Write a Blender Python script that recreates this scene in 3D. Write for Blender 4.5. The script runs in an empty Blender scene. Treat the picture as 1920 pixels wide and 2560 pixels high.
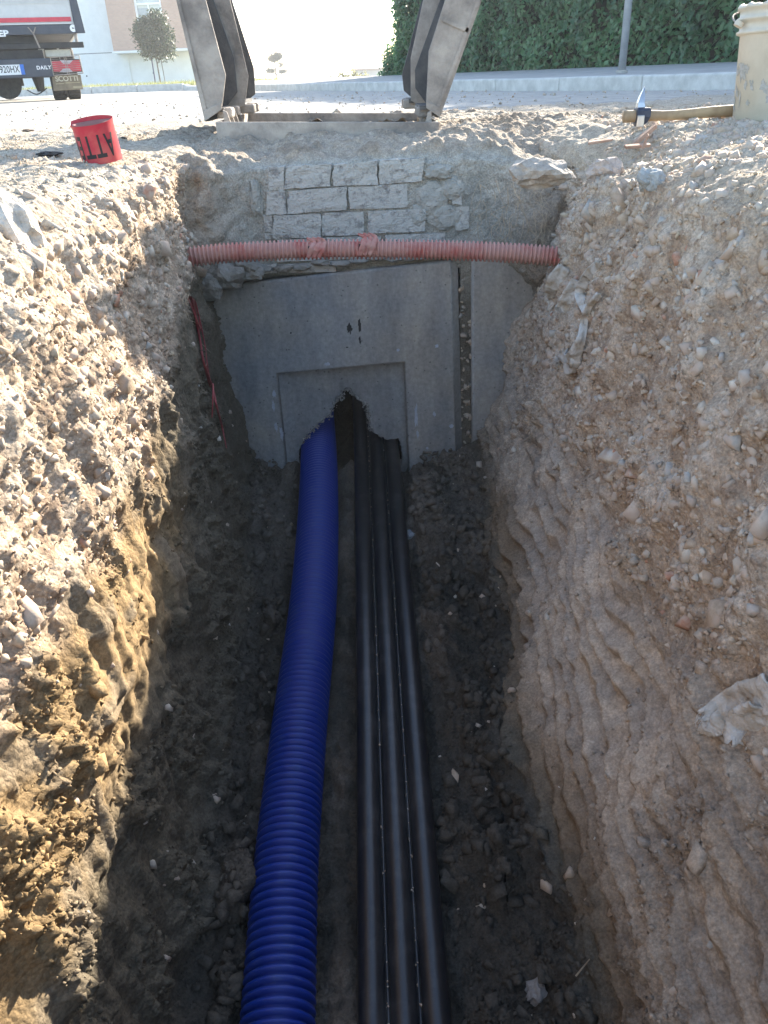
import bpy, bmesh, math, random
import numpy as np
from mathutils import Vector, Matrix

random.seed(7)
rng = np.random.default_rng(11)
R_ = math.radians

# ------------------------------------------------------------------ camera, sky, sun, exposure
SC = bpy.context.scene
COL = SC.collection
PITCH, ROLL, HC, FPX = R_(28.57), R_(2.58), 0.16, 2000.0
_R0 = np.array([1, 0, 0.]); _F = np.array([0, math.cos(PITCH), -math.sin(PITCH)]); _U0 = np.array([0, math.sin(PITCH), math.cos(PITCH)])
_R = math.cos(ROLL) * _R0 - math.sin(ROLL) * _U0
_U = math.sin(ROLL) * _R0 + math.cos(ROLL) * _U0
CAMPOS = np.array([0, 0, HC])
cam = bpy.data.cameras.new('camera'); camo = bpy.data.objects.new('camera', cam); COL.objects.link(camo)
cam.sensor_fit = 'VERTICAL'; cam.sensor_height = 36.0; cam.lens = FPX / 2560 * 36.0
cam.clip_start = 0.02; cam.clip_end = 3000
m = Matrix.Identity(4)
for i in range(3):
    m[i][0] = _R[i]; m[i][1] = _U[i]; m[i][2] = -_F[i]; m[i][3] = CAMPOS[i]
camo.matrix_world = m
SC.camera = camo

HAZE = 0.0018
SUN_AZ, SUN_EL = R_(31), R_(22)          # azimuth from +Y towards +X
W = bpy.data.worlds.new('World'); SC.world = W; W.use_nodes = True
nt = W.node_tree; bg = nt.nodes['Background']
sky = nt.nodes.new('ShaderNodeTexSky'); sky.sky_type = 'NISHITA'; sky.sun_disc = False
sky.sun_elevation = SUN_EL; sky.sun_rotation = SUN_AZ; sky.altitude = 30; sky.dust_density = 1.0; sky.air_density = 1.0
nt.links.new(sky.outputs[0], bg.inputs[0]); bg.inputs[1].default_value = 0.15
sl = bpy.data.lights.new('sun', 'SUN'); sl.energy = 5.0; sl.angle = R_(0.55); sl.color = (1, 0.91, 0.77)
so = bpy.data.objects.new('sun', sl); COL.objects.link(so)
sdir = Vector((math.sin(SUN_AZ) * math.cos(SUN_EL), math.cos(SUN_AZ) * math.cos(SUN_EL), math.sin(SUN_EL)))
so.rotation_euler = sdir.to_track_quat('Z', 'Y').to_euler(); so.location = (0, 0, 20)
SC.view_settings.view_transform = 'Standard'; SC.view_settings.look = 'None'; SC.view_settings.gamma = 1
SC.view_settings.exposure = 1.95
SC.render.engine = 'CYCLES'
SC.cycles.use_denoising = True
SC.cycles.max_bounces = 8; SC.cycles.diffuse_bounces = 5; SC.cycles.transparent_max_bounces = 6
SC.cycles.sample_clamp_indirect = 6

# ------------------------------------------------------------------ measuring helpers (photo point -> place at a known distance)
def ray(x, y): return (x - 960) * _R - (y - 1280) * _U + FPX * _F
def atY(x, y, Y): d = ray(x, y); return CAMPOS + d * (Y / d[1])
def atZ(x, y, Z): d = ray(x, y); return CAMPOS + d * ((Z - HC) / d[2])
def atX(x, y, X): d = ray(x, y); return CAMPOS + d * (X / d[0])

# ------------------------------------------------------------------ object helpers
def tag(o, label=None, cat=None, group=None, kind=None):
    if label: o['label'] = label
    if cat: o['category'] = cat
    if group: o['group'] = group
    if kind: o['kind'] = kind
    return o
def empty(name, loc=(0, 0, 0), rz=0):
    o = bpy.data.objects.new(name, None); COL.objects.link(o); o.location = loc; o.rotation_euler = (0, 0, rz)
    o.empty_display_size = 0.05
    return o
def link_mesh(name, me, mat=None, parent=None, smooth=False):
    if mat is not None and len(me.materials) == 0: me.materials.append(mat)
    if smooth:
        me.polygons.foreach_set('use_smooth', np.ones(len(me.polygons), dtype=bool))
    o = bpy.data.objects.new(name, me); COL.objects.link(o)
    if parent is not None: o.parent = parent
    return o
def np_mesh(name, V, Fc, col=None, rnd=None):
    """V (n,3), Fc (m,3|4) -> mesh; optional point colour (n,3) and float attribute"""
    me = bpy.data.meshes.new(name)
    V = np.ascontiguousarray(V, dtype=np.float32); Fc = np.ascontiguousarray(Fc, dtype=np.int32)
    k = Fc.shape[1]
    me.vertices.add(len(V)); me.vertices.foreach_set('co', V.ravel())
    me.loops.add(Fc.size); me.loops.foreach_set('vertex_index', Fc.ravel())
    me.polygons.add(len(Fc)); me.polygons.foreach_set('loop_start', np.arange(0, Fc.size, k, dtype=np.int32))
    me.polygons.foreach_set('loop_total', np.full(len(Fc), k, dtype=np.int32))
    if col is not None:
        a = me.attributes.new('tint', 'FLOAT_COLOR', 'POINT')
        c4 = np.ones((len(V), 4), dtype=np.float32); c4[:, :np.shape(col)[1]] = col
        a.data.foreach_set('color', c4.ravel())
    if rnd is not None:
        a = me.attributes.new('rnd', 'FLOAT', 'POINT'); a.data.foreach_set('value', np.asarray(rnd, dtype=np.float32))
    me.update(calc_edges=True)
    return me

class MB:
    def __init__(s): s.v = []; s.f = []
    def add(s, vs, fs):
        b = len(s.v); s.v += [tuple(map(float, p)) for p in vs]; s.f += [tuple(b + i for i in f) for f in fs]; return s
    def box(s, c, d, M=None):
        c = np.array(c, float); d = np.array(d, float) / 2
        P = [c + d * np.array(q) for q in ((-1,-1,-1),(1,-1,-1),(1,1,-1),(-1,1,-1),(-1,-1,1),(1,-1,1),(1,1,1),(-1,1,1))]
        if M is not None: P = [tuple(M @ Vector(p)) for p in P]
        return s.add(P, ((0,3,2,1),(4,5,6,7),(0,1,5,4),(1,2,6,5),(2,3,7,6),(3,0,4,7)))
    def bx(s, x0, x1, y0, y1, z0, z1): return s.box(((x0+x1)/2,(y0+y1)/2,(z0+z1)/2),(x1-x0,y1-y0,z1-z0))
    def prism(s, poly, off):
        """poly: list of 3D points (planar), off: 3D extrusion vector"""
        n = len(poly); A = [np.array(p, float) for p in poly]; B = [a + np.array(off, float) for a in A]
        fs = [tuple(range(n)), tuple(range(2*n-1, n-1, -1))] + [(i, n+i, n+(i+1) % n, (i+1) % n) for i in range(n)]
        return s.add(A + B, fs)
    def tube(s, pts, rad, n=10, caps=True):
        V, Fq = tube_np(np.array(pts, float), np.broadcast_to(np.array(rad, float), (len(pts),)), n)
        b = len(s.v); s.v += [tuple(p) for p in V.tolist()]; s.f += [tuple(int(i) + b for i in f) for f in Fq]
        if caps:
            k = len(pts)
            s.f.append(tuple(b + i for i in range(n-1, -1, -1))); s.f.append(tuple(b + (k-1)*n + i for i in range(n)))
        return s
    def build(s, name, mat, parent=None, smooth=False, bevel=0, seg=2, auto=False):
        me = bpy.data.meshes.new(name); me.from_pydata(s.v, [], s.f); me.update()
        bm = bmesh.new(); bm.from_mesh(me); bmesh.ops.recalc_face_normals(bm, faces=bm.faces); bm.to_mesh(me); bm.free()
        o = link_mesh(name, me, mat, parent, smooth)
        if bevel:
            md = o.modifiers.new('bevel', 'BEVEL'); md.width = bevel; md.segments = seg; md.limit_method = 'ANGLE'
        return o

def tube_np(P, rad, n):
    k = len(P)
    T = np.gradient(P, axis=0); T /= np.linalg.norm(T, axis=1)[:, None] + 1e-12
    up = np.array([0, 0, 1.]) if abs(T[0][2]) < 0.9 else np.array([1., 0, 0])
    N = np.zeros_like(P); v = up - T[0] * (up @ T[0]); N[0] = v / np.linalg.norm(v)
    for i in range(1, k):
        v = N[i-1] - T[i] * (N[i-1] @ T[i]); N[i] = v / (np.linalg.norm(v) + 1e-12)
    B = np.cross(T, N)
    a = np.arange(n) * 2 * math.pi / n
    V = P[:, None, :] + rad[:, None, None] * (np.cos(a)[None, :, None] * N[:, None, :] + np.sin(a)[None, :, None] * B[:, None, :])
    i = np.arange(k-1)[:, None] * n; j = np.arange(n)[None, :]; j2 = (j + 1) % n
    Fq = np.stack([i + j, i + j2, i + n + j2, i + n + j], axis=-1).reshape(-1, 4)
    return V.reshape(-1, 3), Fq
def spline(pts, n):
    P = np.array(pts, float); k = len(P)
    t = np.concatenate([[0], np.cumsum(np.linalg.norm(np.diff(P, axis=0), axis=1))])
    if k == 2: return np.array([P[0] + (P[1]-P[0]) * u for u in np.linspace(0, 1, n)])
    Tg = np.gradient(P, t, axis=0)
    u = np.linspace(0, t[-1], n); idx = np.clip(np.searchsorted(t, u) - 1, 0, k-2)
    h = (t[idx+1] - t[idx]); s = ((u - t[idx]) / h)[:, None]; h = h[:, None]
    return (2*s**3-3*s**2+1)*P[idx] + (s**3-2*s**2+s)*h*Tg[idx] + (-2*s**3+3*s**2)*P[idx+1] + (s**3-s**2)*h*Tg[idx+1]

# ------------------------------------------------------------------ noise (numpy)
_perm = np.random.default_rng(3).permutation(256).astype(np.int32); _perm = np.concatenate([_perm, _perm, _perm])
_g3 = np.array([(1,1,0),(-1,1,0),(1,-1,0),(-1,-1,0),(1,0,1),(-1,0,1),(1,0,-1),(-1,0,-1),(0,1,1),(0,-1,1),(0,1,-1),(0,-1,-1),(1,1,0),(-1,1,0),(0,-1,1),(0,-1,-1)], dtype=np.float32)
def perlin(P):
    P = np.asarray(P, dtype=np.float32)
    I = np.floor(P).astype(np.int32); f = P - I; I &= 255
    w = f * f * f * (f * (f * 6 - 15) + 10)
    out = np.zeros(len(P), dtype=np.float32)
    for dx in (0, 1):
        wx = w[:, 0] if dx else 1 - w[:, 0]
        hx = _perm[I[:, 0] + dx]
        for dy in (0, 1):
            wy = w[:, 1] if dy else 1 - w[:, 1]
            hy = _perm[hx + I[:, 1] + dy]
            for dz in (0, 1):
                wz = w[:, 2] if dz else 1 - w[:, 2]
                g = _g3[_perm[hy + I[:, 2] + dz] & 15]
                out += wx * wy * wz * (g[:, 0] * (f[:, 0]-dx) + g[:, 1] * (f[:, 1]-dy) + g[:, 2] * (f[:, 2]-dz))
    return out
def fbm(P, s, o=3, g=0.5, seed=0.0):
    P = np.asarray(P, np.float32) * s + seed; r = np.zeros(len(P), np.float32); a = 1.0
    for _ in range(o):
        r += a * perlin(P); P = P * 2.03 + 7.7; a *= g
    return r
def worley(P, s, seed=0):
    P = np.asarray(P, np.float32) * s + seed; I = np.floor(P).astype(np.int32); f = P - I
    best = np.full(len(P), 9.0, np.float32)
    for dx in (-1, 0, 1):
        for dy in (-1, 0, 1):
            for dz in (-1, 0, 1):
                h = _perm[(_perm[(_perm[(I[:, 0]+dx) & 255] + I[:, 1]+dy) & 255] + I[:, 2]+dz) & 255]
                ox = _perm[h+1] / 255.0; oy = _perm[h+57] / 255.0; oz = _perm[h+131] / 255.0
                d = (dx + ox - f[:, 0])**2 + (dy + oy - f[:, 1])**2 + (dz + oz - f[:, 2])**2
                np.minimum(best, d, out=best)
    return np.sqrt(best)
def sstep(a, b, x):
    t = np.clip((x - a) / (b - a), 0, 1); return t * t * (3 - 2 * t)

# ------------------------------------------------------------------ materials
def new_mat(name):
    mt = bpy.data.materials.new(name); mt.use_nodes = True
    n = mt.node_tree.nodes; return mt, n, mt.node_tree.links, n['Principled BSDF']
def simple(name, col, rough=0.7, metal=0.0, noise=0.12, nscale=12.0, bump=0.0, bscale=60.0, col2=None, spec=0.4, thresh=None):
    mt, n, l, b = new_mat(name)
    tc = n.new('ShaderNodeTexCoord')
    nz = n.new('ShaderNodeTexNoise'); nz.inputs['Scale'].default_value = nscale; nz.inputs['Detail'].default_value = 6; nz.inputs['Roughness'].default_value = 0.65
    l.new(tc.outputs['Object'], nz.inputs['Vector'])
    rp = n.new('ShaderNodeValToRGB'); e = rp.color_ramp.elements
    c2 = col2 if col2 else tuple(min(1, c * (1 + noise)) for c in col)
    c1 = col if col2 else tuple(c * (1 - noise) for c in col)
    lo, hi = thresh if thresh else (0.36, 0.64)
    e[0].position = lo; e[1].position = hi; e[0].color = (*c1, 1); e[1].color = (*c2, 1)
    l.new(nz.outputs['Fac'], rp.inputs[0]); l.new(rp.outputs[0], b.inputs['Base Color'])
    b.inputs['Roughness'].default_value = rough; b.inputs['Metallic'].default_value = metal
    b.inputs['Specular IOR Level'].default_value = spec
    if bump:
        nb = n.new('ShaderNodeTexNoise'); nb.inputs['Scale'].default_value = bscale; nb.inputs['Detail'].default_value = 5
        l.new(tc.outputs['Object'], nb.inputs['Vector'])
        bp = n.new('ShaderNodeBump'); bp.inputs['Strength'].default_value = bump; bp.inputs['Distance'].default_value = 0.01
        l.new(nb.outputs['Fac'], bp.inputs['Height']); l.new(bp.outputs[0], b.inputs['Normal'])
    return mt
def soil_mat(name, fine=220.0, contrast=0.32, bump=0.8, rough=0.95):
    mt, n, l, b = new_mat(name)
    at = n.new('ShaderNodeAttribute'); at.attribute_name = 'tint'
    geo = n.new('ShaderNodeNewGeometry')
    mul = None
    src = at.outputs['Color']
    for sc_, amt in ((fine, contrast), (fine * 0.22, contrast * 0.8)):
        nz = n.new('ShaderNodeTexNoise'); nz.inputs['Scale'].default_value = sc_; nz.inputs['Detail'].default_value = 4; nz.inputs['Roughness'].default_value = 0.7
        l.new(geo.outputs['Position'], nz.inputs['Vector'])
        mr = n.new('ShaderNodeMapRange'); mr.inputs[1].default_value = 0.3; mr.inputs[2].default_value = 0.7
        mr.inputs[3].default_value = 1 - amt; mr.inputs[4].default_value = 1 + amt
        l.new(nz.outputs['Fac'], mr.inputs[0])
        mx = n.new('ShaderNodeMix'); mx.data_type = 'RGBA'; mx.blend_type = 'MULTIPLY'; mx.inputs[0].default_value = 1.0
        l.new(src, mx.inputs[6]); l.new(mr.outputs[0], mx.inputs[7]); src = mx.outputs[2]
    l.new(src, b.inputs['Base Color'])
    nb = n.new('ShaderNodeTexNoise'); nb.inputs['Scale'].default_value = fine * 0.9; nb.inputs['Detail'].default_value = 5; nb.inputs['Roughness'].default_value = 0.75
    l.new(geo.outputs['Position'], nb.inputs['Vector'])
    bp = n.new('ShaderNodeBump'); bp.inputs['Strength'].default_value = bump; bp.inputs['Distance'].default_value = 0.005
    l.new(nb.outputs['Fac'], bp.inputs['Height'])
    vo = n.new('ShaderNodeTexVoronoi'); vo.inputs['Scale'].default_value = fine * 0.55; l.new(geo.outputs['Position'], vo.inputs['Vector'])
    bp2 = n.new('ShaderNodeBump'); bp2.invert = True; bp2.inputs['Strength'].default_value = bump * .8; bp2.inputs['Distance'].default_value = 0.005
    for b_, k_ in ((bp, bump), (bp2, bump * .8)):
        mm = n.new('ShaderNodeMath'); mm.operation = 'MULTIPLY'; mm.inputs[1].default_value = k_; l.new(at.outputs['Alpha'], mm.inputs[0]); l.new(mm.outputs[0], b_.inputs['Strength'])
    l.new(vo.outputs['Distance'], bp2.inputs['Height']); l.new(bp.outputs[0], bp2.inputs['Normal']); l.new(bp2.outputs[0], b.inputs['Normal'])
    b.inputs['Roughness'].default_value = rough; b.inputs['Specular IOR Level'].default_value = 0.2
    return mt
STONE_RAMP = [(0.0, (.43,.33,.235)), (0.18, (.50,.405,.30)), (0.36, (.54,.435,.335)), (0.52, (.47,.41,.335)), (0.66, (.57,.495,.395)), (0.80, (.43,.405,.36)), (0.90, (.60,.54,.45)), (0.955, (.44,.24,.16)), (0.975, (.50,.40,.28))]
def stone_mat(name, by_object=False, ramp=STONE_RAMP, dust=0.55):
    mt, n, l, b = new_mat(name)
    geo = n.new('ShaderNodeNewGeometry')
    if by_object:
        oi = n.new('ShaderNodeObjectInfo'); val = oi.outputs['Random']
    else:
        a = n.new('ShaderNodeAttribute'); a.attribute_name = 'rnd'; val = a.outputs['Fac']
    rp = n.new('ShaderNodeValToRGB'); cr = rp.color_ramp; cr.interpolation = 'CONSTANT'
    while len(cr.elements) < len(ramp): cr.elements.new(0.5)
    for e, (p, c) in zip(cr.elements, ramp): e.position = p; e.color = (*c, 1)
    l.new(val, rp.inputs[0])
    nz = n.new('ShaderNodeTexNoise'); nz.inputs['Scale'].default_value = 90; nz.inputs['Detail'].default_value = 6; nz.inputs['Roughness'].default_value = 0.7
    l.new(geo.outputs['Position'], nz.inputs['Vector'])
    mr = n.new('ShaderNodeMapRange'); mr.inputs[1].default_value = 0.25; mr.inputs[2].default_value = 0.75; mr.inputs[3].default_value = 0.68; mr.inputs[4].default_value = 1.25
    l.new(nz.outputs['Fac'], mr.inputs[0])
    mx = n.new('ShaderNodeMix'); mx.data_type = 'RGBA'; mx.blend_type = 'MULTIPLY'; mx.inputs[0].default_value = 1.0
    l.new(rp.outputs[0], mx.inputs[6]); l.new(mr.outputs[0], mx.inputs[7])
    # soil dust caked on the stones
    nz2 = n.new('ShaderNodeTexNoise'); nz2.inputs['Scale'].default_value = 45; nz2.inputs['Detail'].default_value = 5
    l.new(geo.outputs['Position'], nz2.inputs['Vector'])
    mr2 = n.new('ShaderNodeMapRange'); mr2.inputs[1].default_value = 0.42; mr2.inputs[2].default_value = 0.62; mr2.inputs[3].default_value = 0.0; mr2.inputs[4].default_value = dust * 2
    mr2.clamp = True
    l.new(nz2.outputs['Fac'], mr2.inputs[0])
    mx2 = n.new('ShaderNodeMix'); mx2.data_type = 'RGBA'; mx2.inputs[7].default_value = (.44,.345,.27, 1)
    l.new(mr2.outputs[0], mx2.inputs[0]); l.new(mx.outputs[2], mx2.inputs[6])
    l.new(mx2.outputs[2], b.inputs['Base Color'])
    nb = n.new('ShaderNodeTexNoise'); nb.inputs['Scale'].default_value = 260; nb.inputs['Detail'].default_value = 4
    l.new(geo.outputs['Position'], nb.inputs['Vector'])
    bp = n.new('ShaderNodeBump'); bp.inputs['Strength'].default_value = 0.4; bp.inputs['Distance'].default_value = 0.0015
    l.new(nb.outputs['Fac'], bp.inputs['Height']); l.new(bp.outputs[0], b.inputs['Normal'])
    b.inputs['Roughness'].default_value = 0.9; b.inputs['Specular IOR Level'].default_value = 0.25
    return mt
def leaf_mat(name, c1, c2, trans=0.35, rough=0.45):
    mt, n, l, b = new_mat(name)
    a = n.new('ShaderNodeAttribute'); a.attribute_name = 'rnd'
    rp = n.new('ShaderNodeValToRGB'); e = rp.color_ramp.elements; e[0].color = (*c1, 1); e[1].color = (*c2, 1)
    l.new(a.outputs['Fac'], rp.inputs[0]); l.new(rp.outputs[0], b.inputs['Base Color'])
    b.inputs['Roughness'].default_value = rough; b.inputs['Specular IOR Level'].default_value = 0.5
    tr = n.new('ShaderNodeBsdfTranslucent'); l.new(rp.outputs[0], tr.inputs[0])
    ms = n.new('ShaderNodeMixShader'); ms.inputs[0].default_value = trans
    out = n['Material Output']; l.new(b.outputs[0], ms.inputs[1]); l.new(tr.outputs[0], ms.inputs[2]); l.new(ms.outputs[0], out.inputs[0])
    return mt

M = {}
M['soil'] = soil_mat('soil')
M['stone1'] = stone_mat('stone', True)
M['stone'] = stone_mat('gravel')
M['crumb'] = soil_mat('soil_crumb', 300, 0.25, 0.3)
M['road'] = simple('dusty_asphalt', (.30,.285,.26), 0.92, nscale=9, col2=(.42,.395,.35), bump=0.6, bscale=55)
M['pave'] = simple('pavement_concrete', (.30,.29,.27), 0.9, nscale=5, col2=(.40,.385,.36), bump=0.3, bscale=40)
M['kerb'] = simple('kerb_concrete', (.44,.43,.40), 0.85, nscale=9, col2=(.60,.585,.55), bump=0.3, bscale=60)
def concrete_mat():
    mt, n, l, b = new_mat('cast_concrete'); geo = n.new('ShaderNodeNewGeometry')
    mp = n.new('ShaderNodeMapping'); mp.inputs['Scale'].default_value = (9, 9, 2.2); l.new(geo.outputs['Position'], mp.inputs[0])
    def noise(sc_, det, vec): z = n.new('ShaderNodeTexNoise'); z.inputs['Scale'].default_value = sc_; z.inputs['Detail'].default_value = det; z.inputs['Roughness'].default_value = .65; l.new(vec, z.inputs['Vector']); return z.outputs['Fac']
    def ramp(fac, stops):
        r_ = n.new('ShaderNodeValToRGB')
        for e, (p_, c_) in zip(r_.color_ramp.elements, stops): e.position = p_; e.color = (*c_, 1)
        l.new(fac, r_.inputs[0]); return r_.outputs[0]
    def mul(a, c_, f=1.0): x = n.new('ShaderNodeMix'); x.data_type = 'RGBA'; x.blend_type = 'MULTIPLY'; x.inputs[0].default_value = f; l.new(a, x.inputs[6]); l.new(c_, x.inputs[7]); return x.outputs[2]
    a = ramp(noise(2.6, 3, geo.outputs['Position']), [(.38, (.275,.285,.295)), (.62, (.385,.35,.305))])
    a = mul(a, ramp(noise(1.0, 5, mp.outputs[0]), [(.30, (.62,.63,.65)), (.66, (1.12,1.10,1.06))]))
    a = mul(a, ramp(noise(75.0, 4, geo.outputs['Position']), [(.30, (.80,.80,.80)), (.70, (1.14,1.14,1.14))]))
    vo = n.new('ShaderNodeTexVoronoi'); vo.inputs['Scale'].default_value = 42; l.new(geo.outputs['Position'], vo.inputs['Vector'])
    pit = n.new('ShaderNodeMapRange'); pit.inputs[1].default_value = .06; pit.inputs[2].default_value = .13; l.new(vo.outputs['Distance'], pit.inputs[0])
    a = mul(a, ramp(pit.outputs[0], [(.0, (.45,.45,.45)), (.9, (1,1,1))]))
    l.new(a, b.inputs['Base Color']); b.inputs['Roughness'].default_value = .88; b.inputs['Specular IOR Level'].default_value = .3
    bp = n.new('ShaderNodeBump'); bp.inputs['Strength'].default_value = .5; bp.inputs['Distance'].default_value = .004; l.new(noise(110.0, 5, geo.outputs['Position']), bp.inputs['Height'])
    bp2 = n.new('ShaderNodeBump'); bp2.inputs['Strength'].default_value = .6; bp2.inputs['Distance'].default_value = .004; l.new(pit.outputs[0], bp2.inputs['Height']); l.new(bp.outputs[0], bp2.inputs['Normal']); l.new(bp2.outputs[0], b.inputs['Normal'])
    return mt
M['conc'] = concrete_mat()
M['conc2'] = simple('broken_concrete', (.26,.26,.25), 0.95, nscale=60, col2=(.52,.51,.48), bump=1.0, bscale=150)
M['brick'] = simple('mortar_smeared_brick', (.26,.245,.225), 0.95, nscale=34, col2=(.485,.46,.41), bump=0.8, bscale=150, thresh=(0.36, 0.48))
M['patch'] = simple('grey_mortar', (.33,.32,.28), 0.95, nscale=24, col2=(.44,.415,.36), bump=0.8, bscale=150)
M['steel'] = simple('dusty_cast_iron', (.19,.165,.145), 0.8, 0.0, nscale=9, col2=(.42,.365,.31), bump=0.4, bscale=90)
M['steel_shade'] = simple('shaded_cast_iron', (.055,.055,.06), 0.6, 0.0, nscale=14, col2=(.11,.105,.10), bump=0.2, bscale=120)  # darker copy of the lid iron, paints the shade inside the lids
M['bluepipe'] = simple('blue_polyethylene', (.006,.032,.245), 0.42, nscale=22, col2=(.035,.07,.25), bump=0.08, bscale=200, thresh=(.55, .78))
M['blackpipe'] = simple('black_polyethylene', (.010,.012,.016), 0.36, nscale=18, col2=(.045,.045,.046), thresh=(.50, .76), spec=.6, bump=0.06, bscale=200)
M['redpipe'] = simple('dusty_red_corrugated_plastic', (.40,.07,.055), 0.8, nscale=11, col2=(.47,.25,.205), thresh=(0.36, 0.56), bump=0.15, bscale=200)
M['redtape'] = simple('red_plastic_tape', (.42,.018,.040), 0.42, nscale=16, col2=(.46,.085,.075), thresh=(.42, .66))
M['black'] = simple('black_print', (.015,.014,.016), 0.6)
M['whitep'] = simple('white_paint', (.78,.78,.77), 0.5, noise=0.04)

# ------------------------------------------------------------------ the ground with the trench
def floor_z(y): return -1.005 - 0.133 * (2.45 - np.clip(y, -0.6, 2.9))
def resample(poly, step):
    P = np.array(poly); seg = np.linalg.norm(np.diff(P, axis=0), axis=1); t = np.concatenate([[0], np.cumsum(seg)])
    n = max(2, int(round(t[-1] / step))); u = np.linspace(0, t[-1], n + 1)
    return np.stack([np.interp(u, t, P[:, 0]), np.interp(u, t, P[:, 1])], axis=1)
# normalised wall profiles: (x, k) with k: 0 = ground level, 1 = trench floor
LW = [(-.64, 0), (-.56, .012), (-.50, .05), (-.465, .13), (-.45, .27), (-.435, .48), (-.422, .70), (-.40, .88), (-.37, .965), (-.32, 1.0)]
RW = [(.25, 1.0), (.305, .96), (.345, .87), (.40, .70), (.445, .48), (.465, .30), (.49, .14), (.53, .04), (.60, .01), (.68, 0)]
lw = resample(LW, 0.0045); rw = resample(RW, 0.0045)
fl = np.stack([np.linspace(-.32, .25, 118), np.ones(118)], axis=1)[1:-1]
def geo_out(a, b, n): return a * (b / a) ** (np.linspace(0, 1, n + 1)[1:])
gl = np.concatenate([-geo_out(2.2, 900, 26)[::-1], np.linspace(-2.2, -.64, 175)[:-1]])
gr = np.concatenate([np.linspace(.68, 2.2, 170)[1:], geo_out(2.2, 900, 26)])
prof = np.concatenate([np.stack([gl, gl * 0], 1), lw, fl, rw, np.stack([gr, gr * 0], 1)])
NU = len(prof)
ys = np.concatenate([-geo_out(5, 900, 12)[::-1], np.linspace(-5, -.6, 40)[:-1], np.linspace(-.6, .35, 70)[:-1], np.linspace(.35, 2.75, 440)[:-1], np.linspace(2.75, 3.5, 90), 3.5 + geo_out(.02, 4.5, 70), geo_out(8, 1400, 30)])
ys = np.unique(ys)
NY = len(ys)
X = np.repeat(prof[None, :, 0], NY, 0); K = np.repeat(prof[None, :, 1], NY, 0); Y = np.repeat(ys[:, None], NU, 1)
open_ = ((Y > -4.5) & (Y < 3.25)).astype(float)
Zf = floor_z(Y)
Z = K * Zf * open_
# the plan of the trench wanders a little: right foot pinches in near y = 1.3, lips wander
wallL = (X < -.33) & (X > -.70) & (K > 0); wallR = (X > .25) & (X < .75) & (K > 0)
pin = np.exp(-((Y - 1.28) / .22) ** 2) * sstep(.55, .95, K) * (X > .2)
X = X - .055 * pin * open_
X = X + open_ * (X > .2) * .05 * np.exp(-((Y - 2.35) / .25) ** 2) * sstep(.45, .0, K) * sstep(0, .05, K)
X = X + open_ * (X > .2) * sstep(0, .05, K) * .05 * sstep(1.1, .5, Y) * (1 - K)
X = X - open_ * (X < -.2) * sstep(.02, .14, K) * .060 * sstep(1.85, 2.25, Y)
X = X + open_ * (X > .2) * sstep(.05, .16, K) * sstep(.62, .36, K) * .035 * sstep(1.9, 2.15, Y)
X = X - open_ * (X < -.2) * sstep(0, .05, K) * .03 * sstep(1.0, .4, Y) * (1 - K)
P0 = np.stack([X, Y, Z], -1)
def grid_normals(P):
    du = np.gradient(P, axis=1); dv = np.gradient(P, axis=0)
    N = np.cross(du, dv); N /= np.linalg.norm(N, axis=-1)[..., None] + 1e-12
    return N
N0 = grid_normals(P0)
Pf = P0.reshape(-1, 3).astype(np.float32); Nf = N0.reshape(-1, 3)
Kf = K.ravel(); Of = open_.ravel(); Xf, Yf, Zf_ = Pf[:, 0], Pf[:, 1], Pf[:, 2]
near = sstep(7.0, 3.0, np.maximum(np.abs(Xf) * 1.6, np.abs(Yf)))
act = near > 0
disp = np.zeros(len(Pf), np.float32); tint = np.zeros((len(Pf), 3), np.float32)
A = np.where(act)[0]
p = Pf[A]; k = Kf[A] * Of[A]; x = p[:, 0]; y = p[:, 1]
inw = sstep(0.0, 0.06, k)
left = (x < -.1); right = (x > .1)
isfloor = sstep(.93, .985, k)
n1 = fbm(p, 3.0, 3, seed=1.3); n2 = fbm(p, 9.0, 3, seed=5.1); n3 = fbm(p, 30.0, 3, seed=9.7)
wb = worley(p, 26.0, 11.0); ws = worley(p, 58.0, 4.0)
bumpL = np.clip(1 - wb * 1.25, 0, 1) ** 0.6; bumpS = np.clip(1 - ws * 1.3, 0, 1) ** 0.6
lay = -p[:, 2] + .10 * n1 + .06 * n2                    # depth under ground with a wavy boundary
clay_top = np.where(left, .46, .60) + np.where(left, -.16 * sstep(1.2, 1.9, y), .0)
gravel = 1 - sstep(clay_top - .06, clay_top + .06, lay)
d = inw * (.034 * n1 + np.where(left, .009, .013) * n2 + np.where(left, .006, .009) * n3) + (1 - inw) * (.014 * n1 + .008 * n2 + .005 * n3)
d += gravel * inw * (np.where(left, .010, .013) * bumpL * sstep(-.1, .3, n2 + .25) + .004 * bumpS)
d += (1 - inw) * (.004 * bumpS + .006 * bumpL * sstep(.0, .3, n1))
# clay below: torn crumbs between smooth shovel-cut faces with teeth grooves
clay = (1 - gravel) * inw * (1 - isfloor)
crumb = sstep(-.05, .22, fbm(p * np.array([1, 1, .55]), 7.0, 3, seed=21.0))
scrape = right * sstep(.75, .95, y) * sstep(1.95, 1.75, y) * sstep(.50, .62, k + .06 * n1) + left * sstep(.75, .9, y) * sstep(1.5, 1.35, y) * sstep(.42, .48, k) * sstep(.72, .64, k)
crumb = crumb * (1 - .80 * np.clip(scrape, 0, 1))
n4 = fbm(p, 75.0, 2, seed=2.2)
n5 = fbm(p, 140.0, 2, seed=6.1)
d += clay * crumb * (.015 * np.abs(n3) + .010 * n4 + .009 * bumpS) + inw * (.0012 + .0045 * np.maximum(crumb, gravel * .6)) * n5
gph = (p[:, 2] - .40 * y + .06 * n1) / .052 + .3 * np.sin(y * 4.0)
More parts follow.
